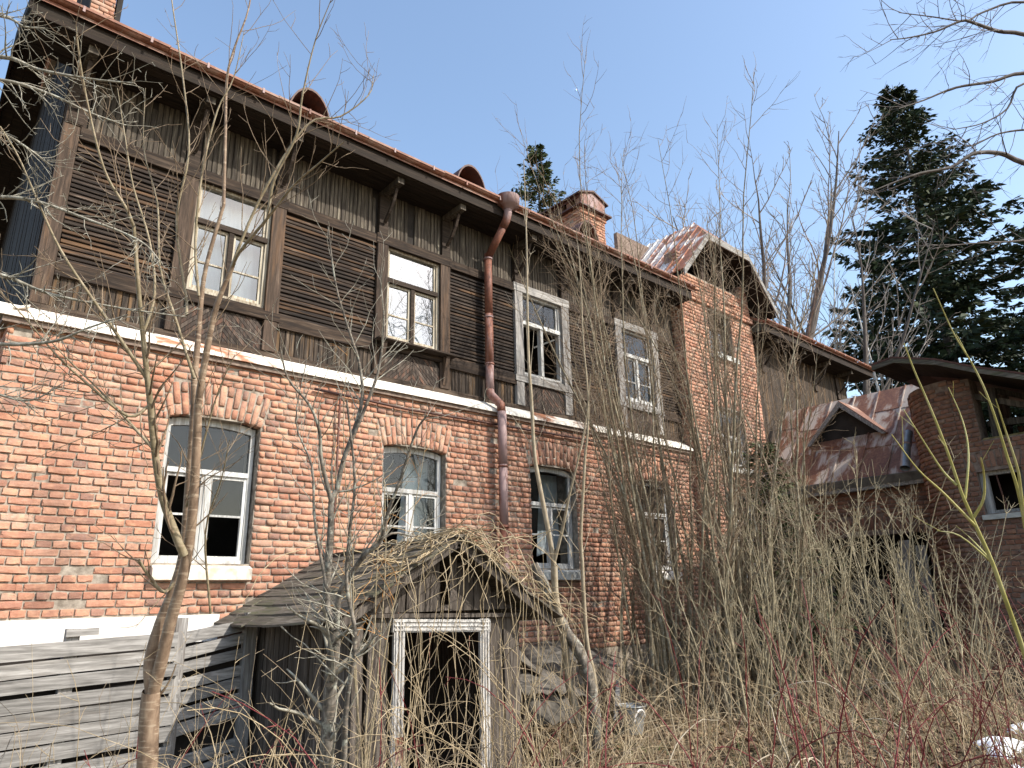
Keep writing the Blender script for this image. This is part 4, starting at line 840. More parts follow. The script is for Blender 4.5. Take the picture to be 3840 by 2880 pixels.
# window
wy0, wy1 = AY-win[1], AY-win[0]
w_ = B(annex, 'annex_window', 'grey_z', AX+.10, AX+.17, wy0, wy0+.07, win[2], win[3]+.03)
B(w_, 'frame_bar', 'grey_z', AX+.10, AX+.17, wy1-.11, wy1, win[2], win[3]+.03); B(w_, 'frame_bar', 'grey_x', AX+.10, AX+.17, wy0+.07, wy1-.11, win[3]-.06, win[3]+.03); B(w_, 'frame_bar', 'grey_x', AX+.10, AX+.17, wy0+.07, wy1-.11, win[2], win[2]+.05)
mb = MB(); mb.bar((AX+.13, wy1-.26, win[2]+.05), (AX+.13, wy1-.22, win[3]-.06), .02, .02); mb.build('window_bar', 'rust_dk', w_)
mb = MB(); mb.prism([(AX-.05, wy0-.06, win[2]-.02), (AX-.05, wy0-.06, win[2]-.09), (AX+.1, wy0-.06, win[2]-.09), (AX+.1, wy0-.06, win[2])], (0, win[1]-win[0]+.1, 0)); mb.build('sill', 'sill_gr', w_)
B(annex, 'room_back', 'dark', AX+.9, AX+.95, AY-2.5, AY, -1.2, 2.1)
# roof: verge seen from the yard, ridge above the rounded corner
rp = [(4.35, 3.66), (4.0, 3.70), (3.4, 3.50), (2.9, 3.24), (2.3, 2.97), (1.0, 2.28), (-1.6, .95)]
mb = MB()
for (ya, za), (yb_, zb) in zip(rp, rp[1:]): mb.prism([(11.98, ya, za), (11.98, yb_, zb), (11.98, yb_, zb-.03), (11.98, ya, za-.03)], (4.4, 0, 0))
ar = mb.build('annex_roof', 'rust_dk', annex)
for (ya, za), (yb_, zb) in zip(rp, rp[1:]):
    mb = MB(); mb.prism([(11.985, ya, za-.034), (11.985, yb_, zb-.034), (11.985, yb_, zb-.11), (11.985, ya, za-.11)], (.035, 0, 0)); mb.build('barge_board', 'shed_roof', ar)
    mb = MB(); mb.prism([(12.03, ya, za-.07), (12.03, yb_, zb-.07), (12.03, yb_, zb-.10), (12.03, ya, za-.10)], (1.2, 0, 0)); mb.build('annex_soffit', 'soffit', ar)
for k, (a, b, s) in enumerate((((12.7, 3.2, 2.95), (12.75, 1.4, 2.15), .09), ((12.9, 3.1, 2.5), (12.9, 1.0, 2.35), .1), ((13.2, 3.0, 3.1), (13.2, .8, 1.9), .08), ((12.62, 2.95, 2.2), (12.66, 2.9, 3.0), .12), ((14.6, 3.3, 2.3), (14.6, 3.2, 3.3), .16))):
    mb = MB(); mb.bar(a, b, s, s); mb.build('attic_timber', 'frieze', annex)
mb = MB(); mb.box(14.9, 15.2, 2.6, 3.15, 2.2, 2.75); mb.build('attic_masonry', 'brick_wing', annex)
mb = MB(); mb.box(AX+.02, AX+.40, AY-4.9, AY-.32, 2.2, 2.225, 0, .008); mb.build('mossy_wall_top', mat_simple('wall_moss', (.10, .085, .03), (.24, .19, .10), 12, .95, .01), annex)
# lean-to between the outbuilding and the house
LX = 13.6; hole = (1.05, 2.95, -1.7, .98)     # u from the house wall (y=7.5) towards the near end
m = MB(); core(m, (LX, 7.5), -math.pi/2, -.0, 3.2, -1.8, 2.0, (hole,), .016, .35); lw_ = m.build('lean_to_wall', 'mortar_dk', annex)
la = (2.0, .97, .93, .14, .26)
it = place([b for b in lay(0, 3.2, -1.42, 1.88, (hole,), [la])]+arch_bricks(*la), (LX, 7.5), -math.pi/2)
bricks_stuff('bricks', it, 'brick_shaded', lw_)
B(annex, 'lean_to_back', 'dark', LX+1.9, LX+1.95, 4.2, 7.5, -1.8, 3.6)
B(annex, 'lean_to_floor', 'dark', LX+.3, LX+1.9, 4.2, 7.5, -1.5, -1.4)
for i, (u0, wd, rot) in enumerate(((2.60, .16, .02), (2.78, .17, -.02), (2.38, .15, .05))):
    mb = MB(); yy = 7.5-u0; mb.bar((LX-.04+.1*i, yy, -1.35), (LX-.02+.1*i+rot, yy+rot, .85-.1*i), .035, wd, (0, 1, 0)); mb.build('door_board', 'grey_z', annex)
B(annex, 'door_panel', 'slate', LX+.02, LX+.06, 5.35, 6.1, -1.3, .2)
ex, ez, tx, tz = 13.28, 1.985, 15.12, 3.99
def rp_(t, y, off=0.0): return (ex+(tx-ex)*t-off*.73, y, ez+(tz-ez)*t+off*.68)
ymax, ymin = 7.48, 4.1; y = ymax; lr = None
nrm = (-.73, 0, .68)
while y > ymin+.05:
    y2 = max(y-.50-rnd.uniform(0, .04), ymin)
    brk = [0, rnd.uniform(.28, .42), rnd.uniform(.62, .75), 1.0]
    for t0, t1 in zip(brk, brk[1:]):
        # leave room for the little dormer
        mb = MB(); o1 = .004+.006*(t0 > 0); a, b, c, d = rp_(t0, y-.004, o1+.01), rp_(t0, y2+.004, o1+.01), rp_(min(1, t1+.02), y2+.004, o1-.004), rp_(min(1, t1+.02), y-.004, o1-.004)
        mb.add([a, b, c, d], [(3, 2, 1, 0)])
        mb.add([a, b, (b[0]+.01, b[1], b[2]-.02), (a[0]+.01, a[1], a[2]-.02)], [(0, 1, 2, 3)])
        mb.bar(rp_(t0, y2, .018), rp_(t1, y2, .018), .022, .03, nrm)
        o_ = mb.build('metal_sheet', 'roof', annex)
    y = y2
mb = MB(); mb.prism([rp_(0, ymin, -.02), rp_(1, ymin, -.02), rp_(1, ymin, -.05), rp_(0, ymin, -.05)], (0, ymax-ymin, 0)); mb.build('lean_to_decking', 'soffit', annex)
mb = MB(); mb.prism([(ex-.02, ymin, ez-.0), (ex+.10, ymin, ez-.13), (ex+.14, ymin, ez-.11), (ex+.02, ymin, ez+.02)], (0, ymax-ymin, 0)); mb.build('lean_to_gutter', 'zinc', annex)
mb = MB(); mb.box(ex+.12, ex+.17, ymin, ymax, ez-.20, ez-.03); mb.build('lean_to_fascia', 'grey_x', annex)
# triangular dormer vent
dy0, dy1, dxf, zb_, za_ = 5.13, 6.50, 14.10, 2.93, 3.64; dm = (dy0+dy1)/2; dxr = ex+(za_-ez)*(tx-ex)/(tz-ez)
for s, yy in ((0, dy0), (1, dy1)):
    o2 = -.10 if s == 0 else .10
    mb = MB(); mb.prism([(dxf-.12, dm, za_+.03), (dxf-.12, yy+o2, zb_-.05), (dxf+.02, yy+o2, zb_-.05+.02), (dxr+.05, dm, za_+.03)], (0, 0, .02)); dn = mb.build('dormer_roof', 'roof', annex)
    mb = MB(); mb.prism([(dxf-.13, dm, za_+.025), (dxf-.13, yy+o2, zb_-.055), (dxf-.13, yy+o2*.2, zb_-.055), (dxf-.13, dm, za_-.09)], (.03, 0, 0)); mb.build('dormer_verge', 'grey_x', dn)
mb = MB(); mb.add([(dxf+.05, dy0, zb_), (dxf+.05, dy1, zb_), (dxf+.05, dm, za_)], [(0, 1, 2)]); mb.build('dormer_opening', 'dark', annex)  # flat dark triangle stands in for shade in the dormer mouth
# stub of zinc downpipe
mb = MB(); lathe(mb, [(13.55, 4.50, 2.72), (13.30, 4.50, 2.40), (13.06, 4.50, 2.02)], [.075, .075, .08], 16, False); st = mb.build('downpipe_stub', 'zinc', annex, True)
mb = MB(); lathe(mb, [(13.36, 4.50, 2.49), (13.34, 4.50, 2.455)], [.084, .084], 16); mb.build('pipe_band', 'rust_pipe', st, True)

# ------------------------------------------------------------------ the little shed in front of the house
shed = empty('tumbledown_shed', (3.85, 6.4, -2.0), 'small leaning plank shed with dark open doorway and vine-covered gable', 'shed')
SX0, SX1, SY0, SY1, SC = 2.97, 4.76, 5.30, 7.50, 3.84
def sag(x, y): return -.045*(x-SX0)/1.8-.03*(y-SY0)/2.2
def plank(name, mat, x, y, z0, z1, wd, th, along, lean=0.0, parent=shed):
    """upright plank, along = 'x' or 'y' gives the direction of its width"""
    mb = MB(); g_ = sag(x, y); hx, hy = (wd/2, th/2) if along == 'x' else (th/2, wd/2); n = 5; vs = []
    for i in range(n):
        t = i/(n-1); z = z0+(z1-z0)*t+g_*t; ox = (lean*t if along == 'x' else 0)+rnd.uniform(-.003, .003); oy = (lean*t if along == 'y' else 0)+rnd.uniform(-.004, .004); k = 1+rnd.uniform(-.05, .03)
        vs += [(x+ox-hx*k, y+oy-hy, z), (x+ox+hx*k, y+oy-hy, z), (x+ox+hx*k, y+oy+hy, z), (x+ox-hx*k, y+oy+hy, z)]
    fs = [(3, 2, 1, 0), tuple(4*(n-1)+i for i in range(4))]
    for i in range(n-1):
        for k in range(4): fs.append((4*i+k, 4*i+(k+1) % 4, 4*i+4+(k+1) % 4, 4*i+4+k))
    mb.add(vs, fs); return mb.build(name, mat, parent)
DX0, DX1, DT = 3.30, 4.32, -.10
def roofz(x): return .53-abs(x-SC)*.58
x = SX0
while x < SX1-.05:
    wd = rnd.uniform(.085, .125); xm = x+wd/2
    if xm < DX0-.02 or xm > DX1+.02: plank('wall_plank', 'shed_z', xm, SY0+rnd.uniform(-.008, .008), -2.1, DT+.02, wd-.008, .022, 'x', rnd.gauss(0, .012))
    x += wd
x = SX0-.05
while x < SX1+.02:          # gable planks above the lintel with a small opening
    wd = rnd.uniform(.08, .12); xm = x+wd/2; top = roofz(xm)-.05
    if abs(xm-(SC+.0)) < .075:
        plank('gable_plank', 'shed_z', xm, SY0-.002, DT+.03, DT+.10, wd-.004, .022, 'x')
    elif top > DT+.06: plank('gable_plank', 'shed_z', xm, SY0+rnd.uniform(-.006, .006), DT+.025, top-rnd.uniform(0, .03), wd-.009, .022, 'x', rnd.gauss(0, .008))
    x += wd
for sx in (SX0, SX1):
    y = SY0+.05
    while y < SY1:
        wd = rnd.uniform(.09, .135); plank('wall_plank', 'shed_z', sx+rnd.uniform(-.008, .008), y+wd/2, -2.15, -.08, wd-.010, .022, 'y', rnd.gauss(0, .012)); y += wd
mb = MB(); mb.bar((SX0-.06, SY0-.035, DT+.012), (SX1+.04, SY0-.035, DT-.035), .05, .035); mb.build('lintel_rail', 'shed_z', shed)
for xx, zz in ((DX0+.055, 0), (DX1-.055, 0)):
    o_ = plank('door_jamb', 'door_frame', xx, SY0-.045, -2.1, DT-.02, .105, .03, 'x')
    for q in (-.032, .0, .03): plank('jamb_moulding', 'door_frame', xx+q, SY0-.064, -2.1, DT-.03, .012, .014, 'x', 0, o_)
mb = MB(); mb.bar((DX0-.01, SY0-.046, DT-.075), (DX1+.01, SY0-.046, DT-.115), .032, .105); hd = mb.build('door_head', 'door_frame', shed)
for q in (-.035, 0, .034):
    mb = MB(); mb.bar((DX0+.0, SY0-.066, DT-.075+q), (DX1, SY0-.066, DT-.115+q), .014, .012); mb.build('head_moulding', 'door_frame', hd)
mb = MB(); mb.box(DX0+.03, DX0+.10, SY0-.075, SY0-.067, -1.22, -1.02); mb.build('hinge_plate', 'rust_pipe', shed)
B(shed, 'shed_back', 'shed_z', SX0, SX1, SY1-.02, SY1, -2.2, -.1)
for q in (SX0+.04, SX1-.04):
    for yy in (SY0+.04, SY1-.06): plank('corner_post', 'shed_z', q, yy+.03, -2.2, -.12, .08, .08, 'x')
# roof boards laid in overlapping courses
for s in (-1, 1):
    nrow = 8; tip = 1.14; k_ = 0
    for i in range(nrow):
        d0, d1 = tip*i/nrow, tip*(i+1)/nrow+.05
        y = SY0-.27+rnd.uniform(-.05, .03)
        while y < SY1+.02:
            ln = rnd.uniform(.35, .75); y2 = min(y+ln, SY1+.08); lift = .018+.006*rnd.random()
            def rpz(d, yy): return .56-d*.58-.03*(yy-SY0)/2.2-(.045*s*d if s > 0 else 0)-.03*math.sin((yy-SY0)*1.4)*(d/tip)
            mb = MB(); xa, xb = SC+s*d0, SC+s*d1; j = [rnd.uniform(-.014, .014) for _ in range(4)]
            za, zb2 = (rpz(d0, y), rpz(d0, y2)), (rpz(d1, y), rpz(d1, y2))
            top = [(xa, y+j[0], za[0]+.004), (xb+s*j[1], y+j[2], zb2[0]+lift), (xb+s*j[3], y2-.006, zb2[1]+lift), (xa, y2-.006, za[1]+.004)]
            mb.add(top+[(p_[0], p_[1], p_[2]-.02) for p_ in top], [(0, 1, 2, 3) if s > 0 else (3, 2, 1, 0), (7, 6, 5, 4) if s > 0 else (4, 5, 6, 7), (0, 4, 5, 1), (1, 5, 6, 2), (2, 6, 7, 3), (3, 7, 4, 0)])
            mb.build('roof_board', 'shed_roof', shed); y = y2
    mb = MB(); mb.bar((SC, SY0-.22, .50), (SC+s*1.12, SY0-.22, .50-1.12*.58-(.05 if s > 0 else 0)), .035, .07); mb.build('verge_rafter', 'shed_z', shed)
    mb = MB(); mb.bar((SC, SY1-.05, .47), (SC+s*1.1, SY1-.05, .47-1.1*.58), .04, .07); mb.build('verge_rafter', 'shed_z', shed)
mb = MB(); mb.bar((SC, SY0-.28, .555), (SC, SY1+.05, .53), .14, .025); mb.build('ridge_board', 'shed_roof', shed)

# ------------------------------------------------------------------ plank screen along the plinth, left
screen = empty('plank_screen', (1.6, 7.2, -2.1), 'weathered grey horizontal plank screen against the white plinth', 'plank screen')
z = -.24
for i in range(16):
    h = rnd.uniform(.098, .122); mb = MB(); y0 = 7.06+rnd.uniform(-.012, .012); tl = .034+rnd.gauss(0, .006); gap = rnd.uniform(.006, .022)+(.025 if i in (2, 6) else 0)
    n = 6; vs = []
    x0, x1 = -.6, 2.18+rnd.uniform(-.03, .03)
    for k in range(n+1):
        xx = x0+(x1-x0)*k/n; dz = (xx-1.2)*tl+rnd.uniform(-.004, .004); vs += [(xx, y0, z+dz-h), (xx, y0, z+dz), (xx, y0+.024, z+dz), (xx, y0+.024, z+dz-h)]
    fs = [(0, 1, 2, 3), (4*n+3, 4*n+2, 4*n+1, 4*n)]
    for k in range(n):
        for q in range(4): fs.append((4*k+q, 4*k+4+q, 4*k+4+(q+1) % 4, 4*k+(q+1) % 4))
    mb.add(vs, fs); mb.build('plank', 'grey_x', screen)
    if i not in (7, 10, 11):
        mb = MB(); a = (2.22, 7.10, z+.04-h/2); b = (2.86, 7.16, z+.14-h/2+rnd.gauss(0, .012)); mb.bar(a, b, .022, h*.86); mb.build('plank', 'grey_x', screen)
    z -= h+gap
for xx, tp in ((1.34, -.14), (2.2, -.08), (-.3, -.2), (2.85, -.05)):
    mb = MB(); mb.box(xx-.05, xx+.05, 7.09, 7.19, -2.5, tp); mb.build('post', 'grey_z', screen)
mb = MB(); mb.bar((1.28, 7.08, -.175), (1.52, 7.08, -.165), .05, .055); mb.build('block', 'grey_x', screen)
B(screen, 'back_boarding', 'dark', -.6, 2.9, 7.24, 7.26, -2.5, -.3)  # near-black sheet behind the planks stands in for shade in the gaps

# ------------------------------------------------------------------ junk to the right of the shed
def sheet(label, c, size, rot, mat, wave=.03, th=.012, name='roofing_sheet', cat='roofing sheet', group=None, n=14):
    R_ = Matrix.Rotation(rot[2], 3, 'Z') @ Matrix.Rotation(rot[1], 3, 'Y') @ Matrix.Rotation(rot[0], 3, 'X'); vs = []; a, b = size
    for lay_ in (0, -th):
        for i in range(n+1):
            for j in (0, 1, 2):
                u = -a/2+a*i/n; v = -b/2+b*j/2; q = R_ @ Vector((u, v+rnd.uniform(-.012, .012), wave*math.sin(u*24)+lay_-.25*u*u+.02*math.sin(v*5+u*3))); vs.append((c[0]+q.x, c[1]+q.y, c[2]+q.z))
    k = 3*(n+1); fs = []
    for i in range(n):
        for j in (0, 1):
            p_ = 3*i+j; fs += [(p_, p_+3, p_+4, p_+1), (p_+k, p_+1+k, p_+4+k, p_+3+k)]
    for i in range(n): fs += [(3*i, 3*i+k, 3*i+3+k, 3*i+3), (3*i+2, 3*i+5, 3*i+5+k, 3*i+2+k)]
    fs += [(0, 1, 1+k, k), (1, 2, 2+k, 1+k), (3*n, 3*n+k, 3*n+1+k, 3*n+1), (3*n+1, 3*n+1+k, 3*n+2+k, 3*n+2)]
    mb = MB(); mb.add(vs, fs); o = mb.build(name, mat, None, True); tag(o, label, cat, group); return o
sheet('flat grey roofing sheet leaning on the shed wall', (5.35, 6.3, -.42), (.95, .7), (.5, .35, .1), 'slate', .004)
sheet('mossy wavy roofing sheet sagging over the dark pit', (5.75, 6.1, -.80), (1.15, .8), (.35, .15, .15), 'slate', .02)
sheet('curled broken roofing sheet beside the leaning log', (6.75, 6.6, -.62), (1.2, .6), (.3, .08, -.2), 'slate', .022)
sheet('small curved roofing scrap hanging over the pit', (5.55, 5.75, -1.02), (.6, .45), (.9, .1, .1), 'slate', .025)
pit = MB(); 
for k in range(9):
    x0 = 5.1+k*.19; pit.box(x0, x0+.15, 6.75, 6.78, -2.2, -.75-rnd.uniform(0, .2), rnd.random())
o = pit.build('pit_boarding', 'shed_z'); tag(o, 'rotten upright boards at the back of the dark pit', 'boards')
mb = MB(); mb.bar((6.55, 5.75, -1.45), (7.35, 6.35, -1.05), .05, .17); o = mb.build('fallen_plank', 'grey_x'); tag(o, 'grey plank lying propped beside the bucket', 'plank')
mb = MB(); mb.bar((6.95, 5.9, -1.52), (7.75, 6.5, -1.32), .06, .15); o = mb.build('fallen_plank', 'shed_roof'); tag(o, 'dark plank on the ground behind the bucket', 'plank')
# leaning log
def log(pts, label):
    s = smooth_poly(pts, 5); s[:, 3] *= 1+rng.normal(0, .08, len(s)); o = tubes('leaning_log', [s[:, :3]], [s[:, 3]], 'bark_grey', None, 9); tag(o, label, 'log')
log(TR['log'][0], 'dead barkless log leaning beside the sapling trunk')
# bucket
bz = float(ground_z(6.35, 5.35)); bk = empty('bucket', (6.35, 5.35, bz), 'galvanised bucket on the ground beside the thicket', 'bucket')
mb = MB(); n = 22
lathe(mb, [(6.35, 5.35, bz+.0), (6.36, 5.35, bz+.13), (6.37, 5.35, bz+.27)], [.115, .135, .155], n, False)
lathe(mb, [(6.37, 5.35, bz+.265), (6.35, 5.35, bz+.012)], [.150, .110], n, False)
mb.add([(6.35+.114*math.cos(k*2*math.pi/n), 5.35+.114*math.sin(k*2*math.pi/n), bz+.014) for k in range(n)], [tuple(range(n))]); mb.build('bucket_body', 'zinc', bk, True)
mb = MB(); V, F, c = tube_arrays([np.array([(6.37+.160*math.cos(a), 5.35+.160*math.sin(a), bz+.27) for a in np.linspace(0, 2*math.pi, 25)])], [np.full(25, .008)], 6); mesh_np('bucket_rim', V, F, 'zinc', bk, None, True)
V, F, c = tube_arrays([np.array([(6.30+.09*math.cos(a), 5.19-.02*math.sin(a), bz+.13+.12*math.sin(a)) for a in np.linspace(math.pi*.1, math.pi*.95, 14)])], [np.full(14, .009)], 6); mesh_np('bucket_handle', V, F, 'plaster', bk, None, True)
# snow
def snow(cx, cy, rx, ry, h, label, seed):
    r = random.Random(seed); n, k = 26, 7; vs = []; fs = []
    for i in range(k+1):
        t = i/k
        for j in range(n):
            a = 2*math.pi*j/n; q = 1+.22*math.sin(3*a+seed)+.12*math.sin(7*a+2*seed)+r.uniform(-.04, .04); x_, y_ = cx+rx*q*t*math.cos(a), cy+ry*q*t*math.sin(a)
            vs.append((x_, y_, float(ground_z(x_, y_))+.012+h*(1-t**2)*(1+r.uniform(-.12, .12))-(.03 if i == k else 0)))
    for i in range(k):
        for j in range(n): fs.append((i*n+j, (i+1)*n+j, (i+1)*n+(j+1) % n, i*n+(j+1) % n))
    mb = MB(); mb.add(vs, fs); o = mb.build('snow_patch', 'snow', None, True); tag(o, label, 'snow')
snow(7.35, 2.2, .34, .17, .07, 'melting white snow patch among the red canes', 3)
snow(6.75, 1.95, .22, .09, .03, 'thin remnant of snow beside the larger snow patch', 5)
snow(8.2, 2.2, .22, .16, .05, 'snow patch under the willow shoots', 8)

# ------------------------------------------------------------------ trees and shrubs near the house
def to_ground(st):
    x, y, z, r = st[0]; g = float(ground_z(x, y))-.06
    return [(x, y, g, r*1.15)]+list(st) if z > g+.15 else st
def stems_of(key, n_ground=1): return [to_ground(s) if i < n_ground else s for i, s in enumerate(TR[key])]
def base_of(st): return (st[0][0], st[0][1], float(ground_z(st[0][0], st[0][1])))
c_ = stems_of('cherry')
ch = plant('cherry_tree', 'bare cherry tree with twin banded trunks in front of the broken window', 'tree', base_of(c_[0]), c_[:4],
      [dict(per=3.2, t0=.3, ang=(25, 55), len=.5, abs=True, max=.8, seg=6, jit=.10, up=.07, rk=.35, rmin=.0025)], 'bark_cherry', 'twig_dk', 21, sides=10, stem_name='trunk', twig_name='shoots')
r_ = random.Random(22); P, R, out = [], [], []
for st in c_[4:]:
    s = smooth_poly(st, 4); P.append(s[:, :3]); R.append(s[:, 3])
    sprout(r_, out, s[:, :3], s[:, 3], 0, [dict(per=11, t0=.10, ang=(22, 60), len=.46, abs=True, max=.85, seg=6, jit=.12, up=.08, rk=.75, rmin=.0021), dict(per=7, t0=.2, ang=(25, 60), len=.12, abs=True, seg=3, jit=.15, up=.08, rmin=.0016)])
tubes('limbs', P, R, 'bark_limb', ch, 7); tubes('twigs', [o[1] for o in out], [o[2] for o in out], 'twig_dk', ch, 4)

b_ = stems_of('birch')
plant('lichened_tree', 'small lichen-covered tree growing in front of the shed wall', 'tree', base_of(b_[0]), b_,
      [dict(per=11, t0=.3, ang=(20, 60), len=.5, abs=True, max=.9, seg=6, jit=.13, up=.07, rk=.7, rmin=.0018), dict(per=8, t0=.15, ang=(25, 65), len=.15, abs=True, seg=4, jit=.16, up=.06, rmin=.0016)], 'bark_grey', 'twig_gr', 31, sides=9)
r_ = random.Random(5)
ow = empty('orange_shrub', (2.75, 4.75, float(ground_z(2.75, 4.75))), 'slender shrub with orange arching twigs beside the lichened tree', 'shrub')
P, R, out = [], [], []
for k in range(5):
    s = wander(r_, (2.75+r_.uniform(-.1, .1), 4.75+r_.uniform(-.1, .1), float(ground_z(2.75, 4.75))-.05), (r_.uniform(-.12, .1), r_.uniform(-.1, .1), 1), r_.uniform(3.0, 3.8), 14, .045, .03); ra = np.linspace(.009, .002, 15)
    P.append(s); R.append(ra); sprout(r_, out, s, ra, 0, [dict(per=3.0, t0=.45, ang=(30, 70), len=.45, abs=True, seg=7, jit=.12, up=.03, grav=.03, rk=.8, rmin=.0017), dict(per=5, t0=.2, ang=(30, 60), len=.14, abs=True, seg=3, jit=.15, rmin=.0012)])
tubes('stems', P, R, 'bark_limb', ow, 6); tubes('twigs', [o[1] for o in out], [o[2] for o in out], 'orange_twig', ow, 4)

opp = lambda L0, per: [dict(per=per, t0=.22, ang=(30, 45), len=L0, abs=True, max=1.2, seg=7, jit=.035, up=.055, rk=.42, rmin=.003, opp=True, fall=.55), dict(per=1.7, t0=.3, ang=(30, 50), len=.2, abs=True, seg=3, jit=.06, up=.05, rmin=.0018, opp=True)]
s1 = stems_of('sap1'); plant('forked_sapling', 'pale forked sapling standing in front of the second open window', 'tree', base_of(s1[0]), s1, opp(.85, 1.35), 'bark_pale', 'twig_lt', 41, sides=9)
s2 = stems_of('sap2'); plant('slim_sapling', 'slim straight sapling right of the forked sapling', 'tree', base_of(s2[0]), s2, opp(.55, 1.1), 'bark_pale', 'twig_lt', 43, sides=7)
wl = stems_of('willow'); plant('willow', 'young willow with long yellow-green shoots beside the outbuilding', 'tree', base_of(wl[0]), wl, [dict(n=1, t0=.6, ang=(20, 40), len=.18, abs=True, seg=4, jit=.04, up=.03, rmin=.0015)], 'willow', 'willow', 47, sides=7, stem_name='shoots')
lf = TR['left']; lb = TR['left_base']
plant('crusty_tree', 'grey lichened branches reaching across the gable corner', 'tree', (lb[0], lb[1], float(ground_z(lb[0], lb[1]))), lf, [dict(per=14, t0=.3, ang=(30, 70), len=.30, abs=True, max=.5, seg=4, jit=.16, up=.03, rk=.7, rmin=.0022), dict(per=16, t0=.1, ang=(35, 80), len=.06, abs=True, seg=2, jit=.2, rmin=.002)], 'twig_gr', 'twig_gr', 51, sides=6)
lm = TR['limb']; lbp = (lm[0][0][0], lm[0][0][1], float(ground_z(lm[0][0][0], lm[0][0][1])))
trunk = [(lbp[0], lbp[1], lbp[2]-.1, .26), (lbp[0]+.1, lbp[1], 2.5, .22), (lbp[0], lbp[1], lm[4][0][2], .16), (lm[0][0][0], lm[0][0][1], lm[0][0][2]+2.5, .08)]
plant('overhanging_tree', 'bare tree whose dark limbs hang across the sky above the spruces', 'tree', lbp, lm+[trunk], [dict(per=3.0, t0=.3, ang=(25, 60), len=1.0, abs=True, max=1.6, seg=7, jit=.10, up=.03, rk=.55, rmin=.006), dict(per=4.0, t0=.15, ang=(25, 60), len=.42, abs=True, seg=5, jit=.12, up=.03, rmin=.0042), dict(per=5, t0=.2, ang=(25, 60), len=.16, abs=True, seg=3, jit=.12, up=.03, rmin=.003)], 'far_bark', 'far_bark', 53, sides=8, tw_sides=3)

# tall thicket in front of the brick bay
def thicket(name, label, cx, cy, spread, n, h, r0, spec, m1, m2, seed, lean=.10, cat='shrub', jit=.035, group=None, up=.02, sides=6, seg=16, bias=(0, 0)):
    r = random.Random(seed); g = float(ground_z(cx, cy)); t = empty(name, (cx, cy, g), label, cat, group); P, R, out = [], [], []
    for k in range(n):
        a = r.uniform(0, 2*math.pi); q = spread*math.sqrt(r.random()); x, y = cx+q*math.cos(a), cy+q*math.sin(a)
        hh = h*r.uniform(.62, 1.05); d = (bias[0]+lean*math.cos(a)*r.uniform(.3, 1.4)+r.gauss(0, .04), bias[1]+lean*math.sin(a)*r.uniform(.3, 1.4)+r.gauss(0, .04), 1)
        s = wander(r, (x, y, float(ground_z(x, y))-.06), d, hh, seg, jit, up); ra = np.linspace(r0*r.uniform(.6, 1.15), .003, seg+1); P.append(s); R.append(ra); sprout(r, out, s, ra, 0, spec)
    tubes('stems', P, R, m1, t, sides); tubes('twigs', [o[1] for o in out], [o[2] for o in out], m2, t, 4); return t
ALD = [dict(per=4.6, t0=.15, ang=(20, 55), len=1.0, abs=True, max=1.6, seg=8, jit=.13, up=.06, rk=.5, rmin=.0042, fall=.35), dict(per=5.5, t0=.15, ang=(25, 60), len=.38, abs=True, seg=4, jit=.15, up=.05, rmin=.0032)]
thicket('alder_thicket', 'tall dense thicket of grey-green stems hiding the brick bay', 8.45, 5.75, .8, 32, 8.4, .033, ALD, 'bark_alder', 'twig_dk', 61, .11, jit=.05)
thicket('alder_thicket', 'thinner clump of upright stems on the house side of the tall thicket', 7.75, 6.15, .42, 11, 6.6, .026, ALD, 'bark_alder', 'twig_dk', 62, .12, jit=.05)
thicket('alder_thicket', 'clump of leaning stems between the tall thicket and the lean-to', 9.35, 5.2, .6, 18, 6.4, .028, ALD, 'bark_alder', 'twig_dk', 63, .13, jit=.055)
ELD = [dict(per=2.1, t0=.2, ang=(28, 48), len=.62, abs=True, max=.95, seg=5, jit=.10, up=.07, rk=.7, rmin=.0042, opp=True), dict(per=3.4, t0=.25, ang=(30, 55), len=.22, abs=True, seg=3, jit=.10, up=.08, rmin=.0032, opp=True)]
for i, (x, y, n, h, lb_) in enumerate(((8.35, 4.35, 24, 3.0, 'pale elder shrub with forked twigs at the foot of the tall thicket'), (9.3, 4.0, 24, 2.9, 'forked pale elder shrub in front of the arched doorway'), (7.6, 4.7, 17, 2.5, 'low pale elder shrub beside the bucket'), (9.9, 3.35, 18, 2.4, 'spreading elder shrub nearest the rounded brick corner'), (8.9, 3.2, 14, 1.9, 'short tangled elder shrub in the yard before the outbuilding'))):
    thicket('elder_shrub', lb_, x, y, .42, n, h, .016, ELD, 'twig_elder', 'twig_elder', 70+i, .28, jit=.07, up=.035, seg=10, group='elder shrubs in the yard')

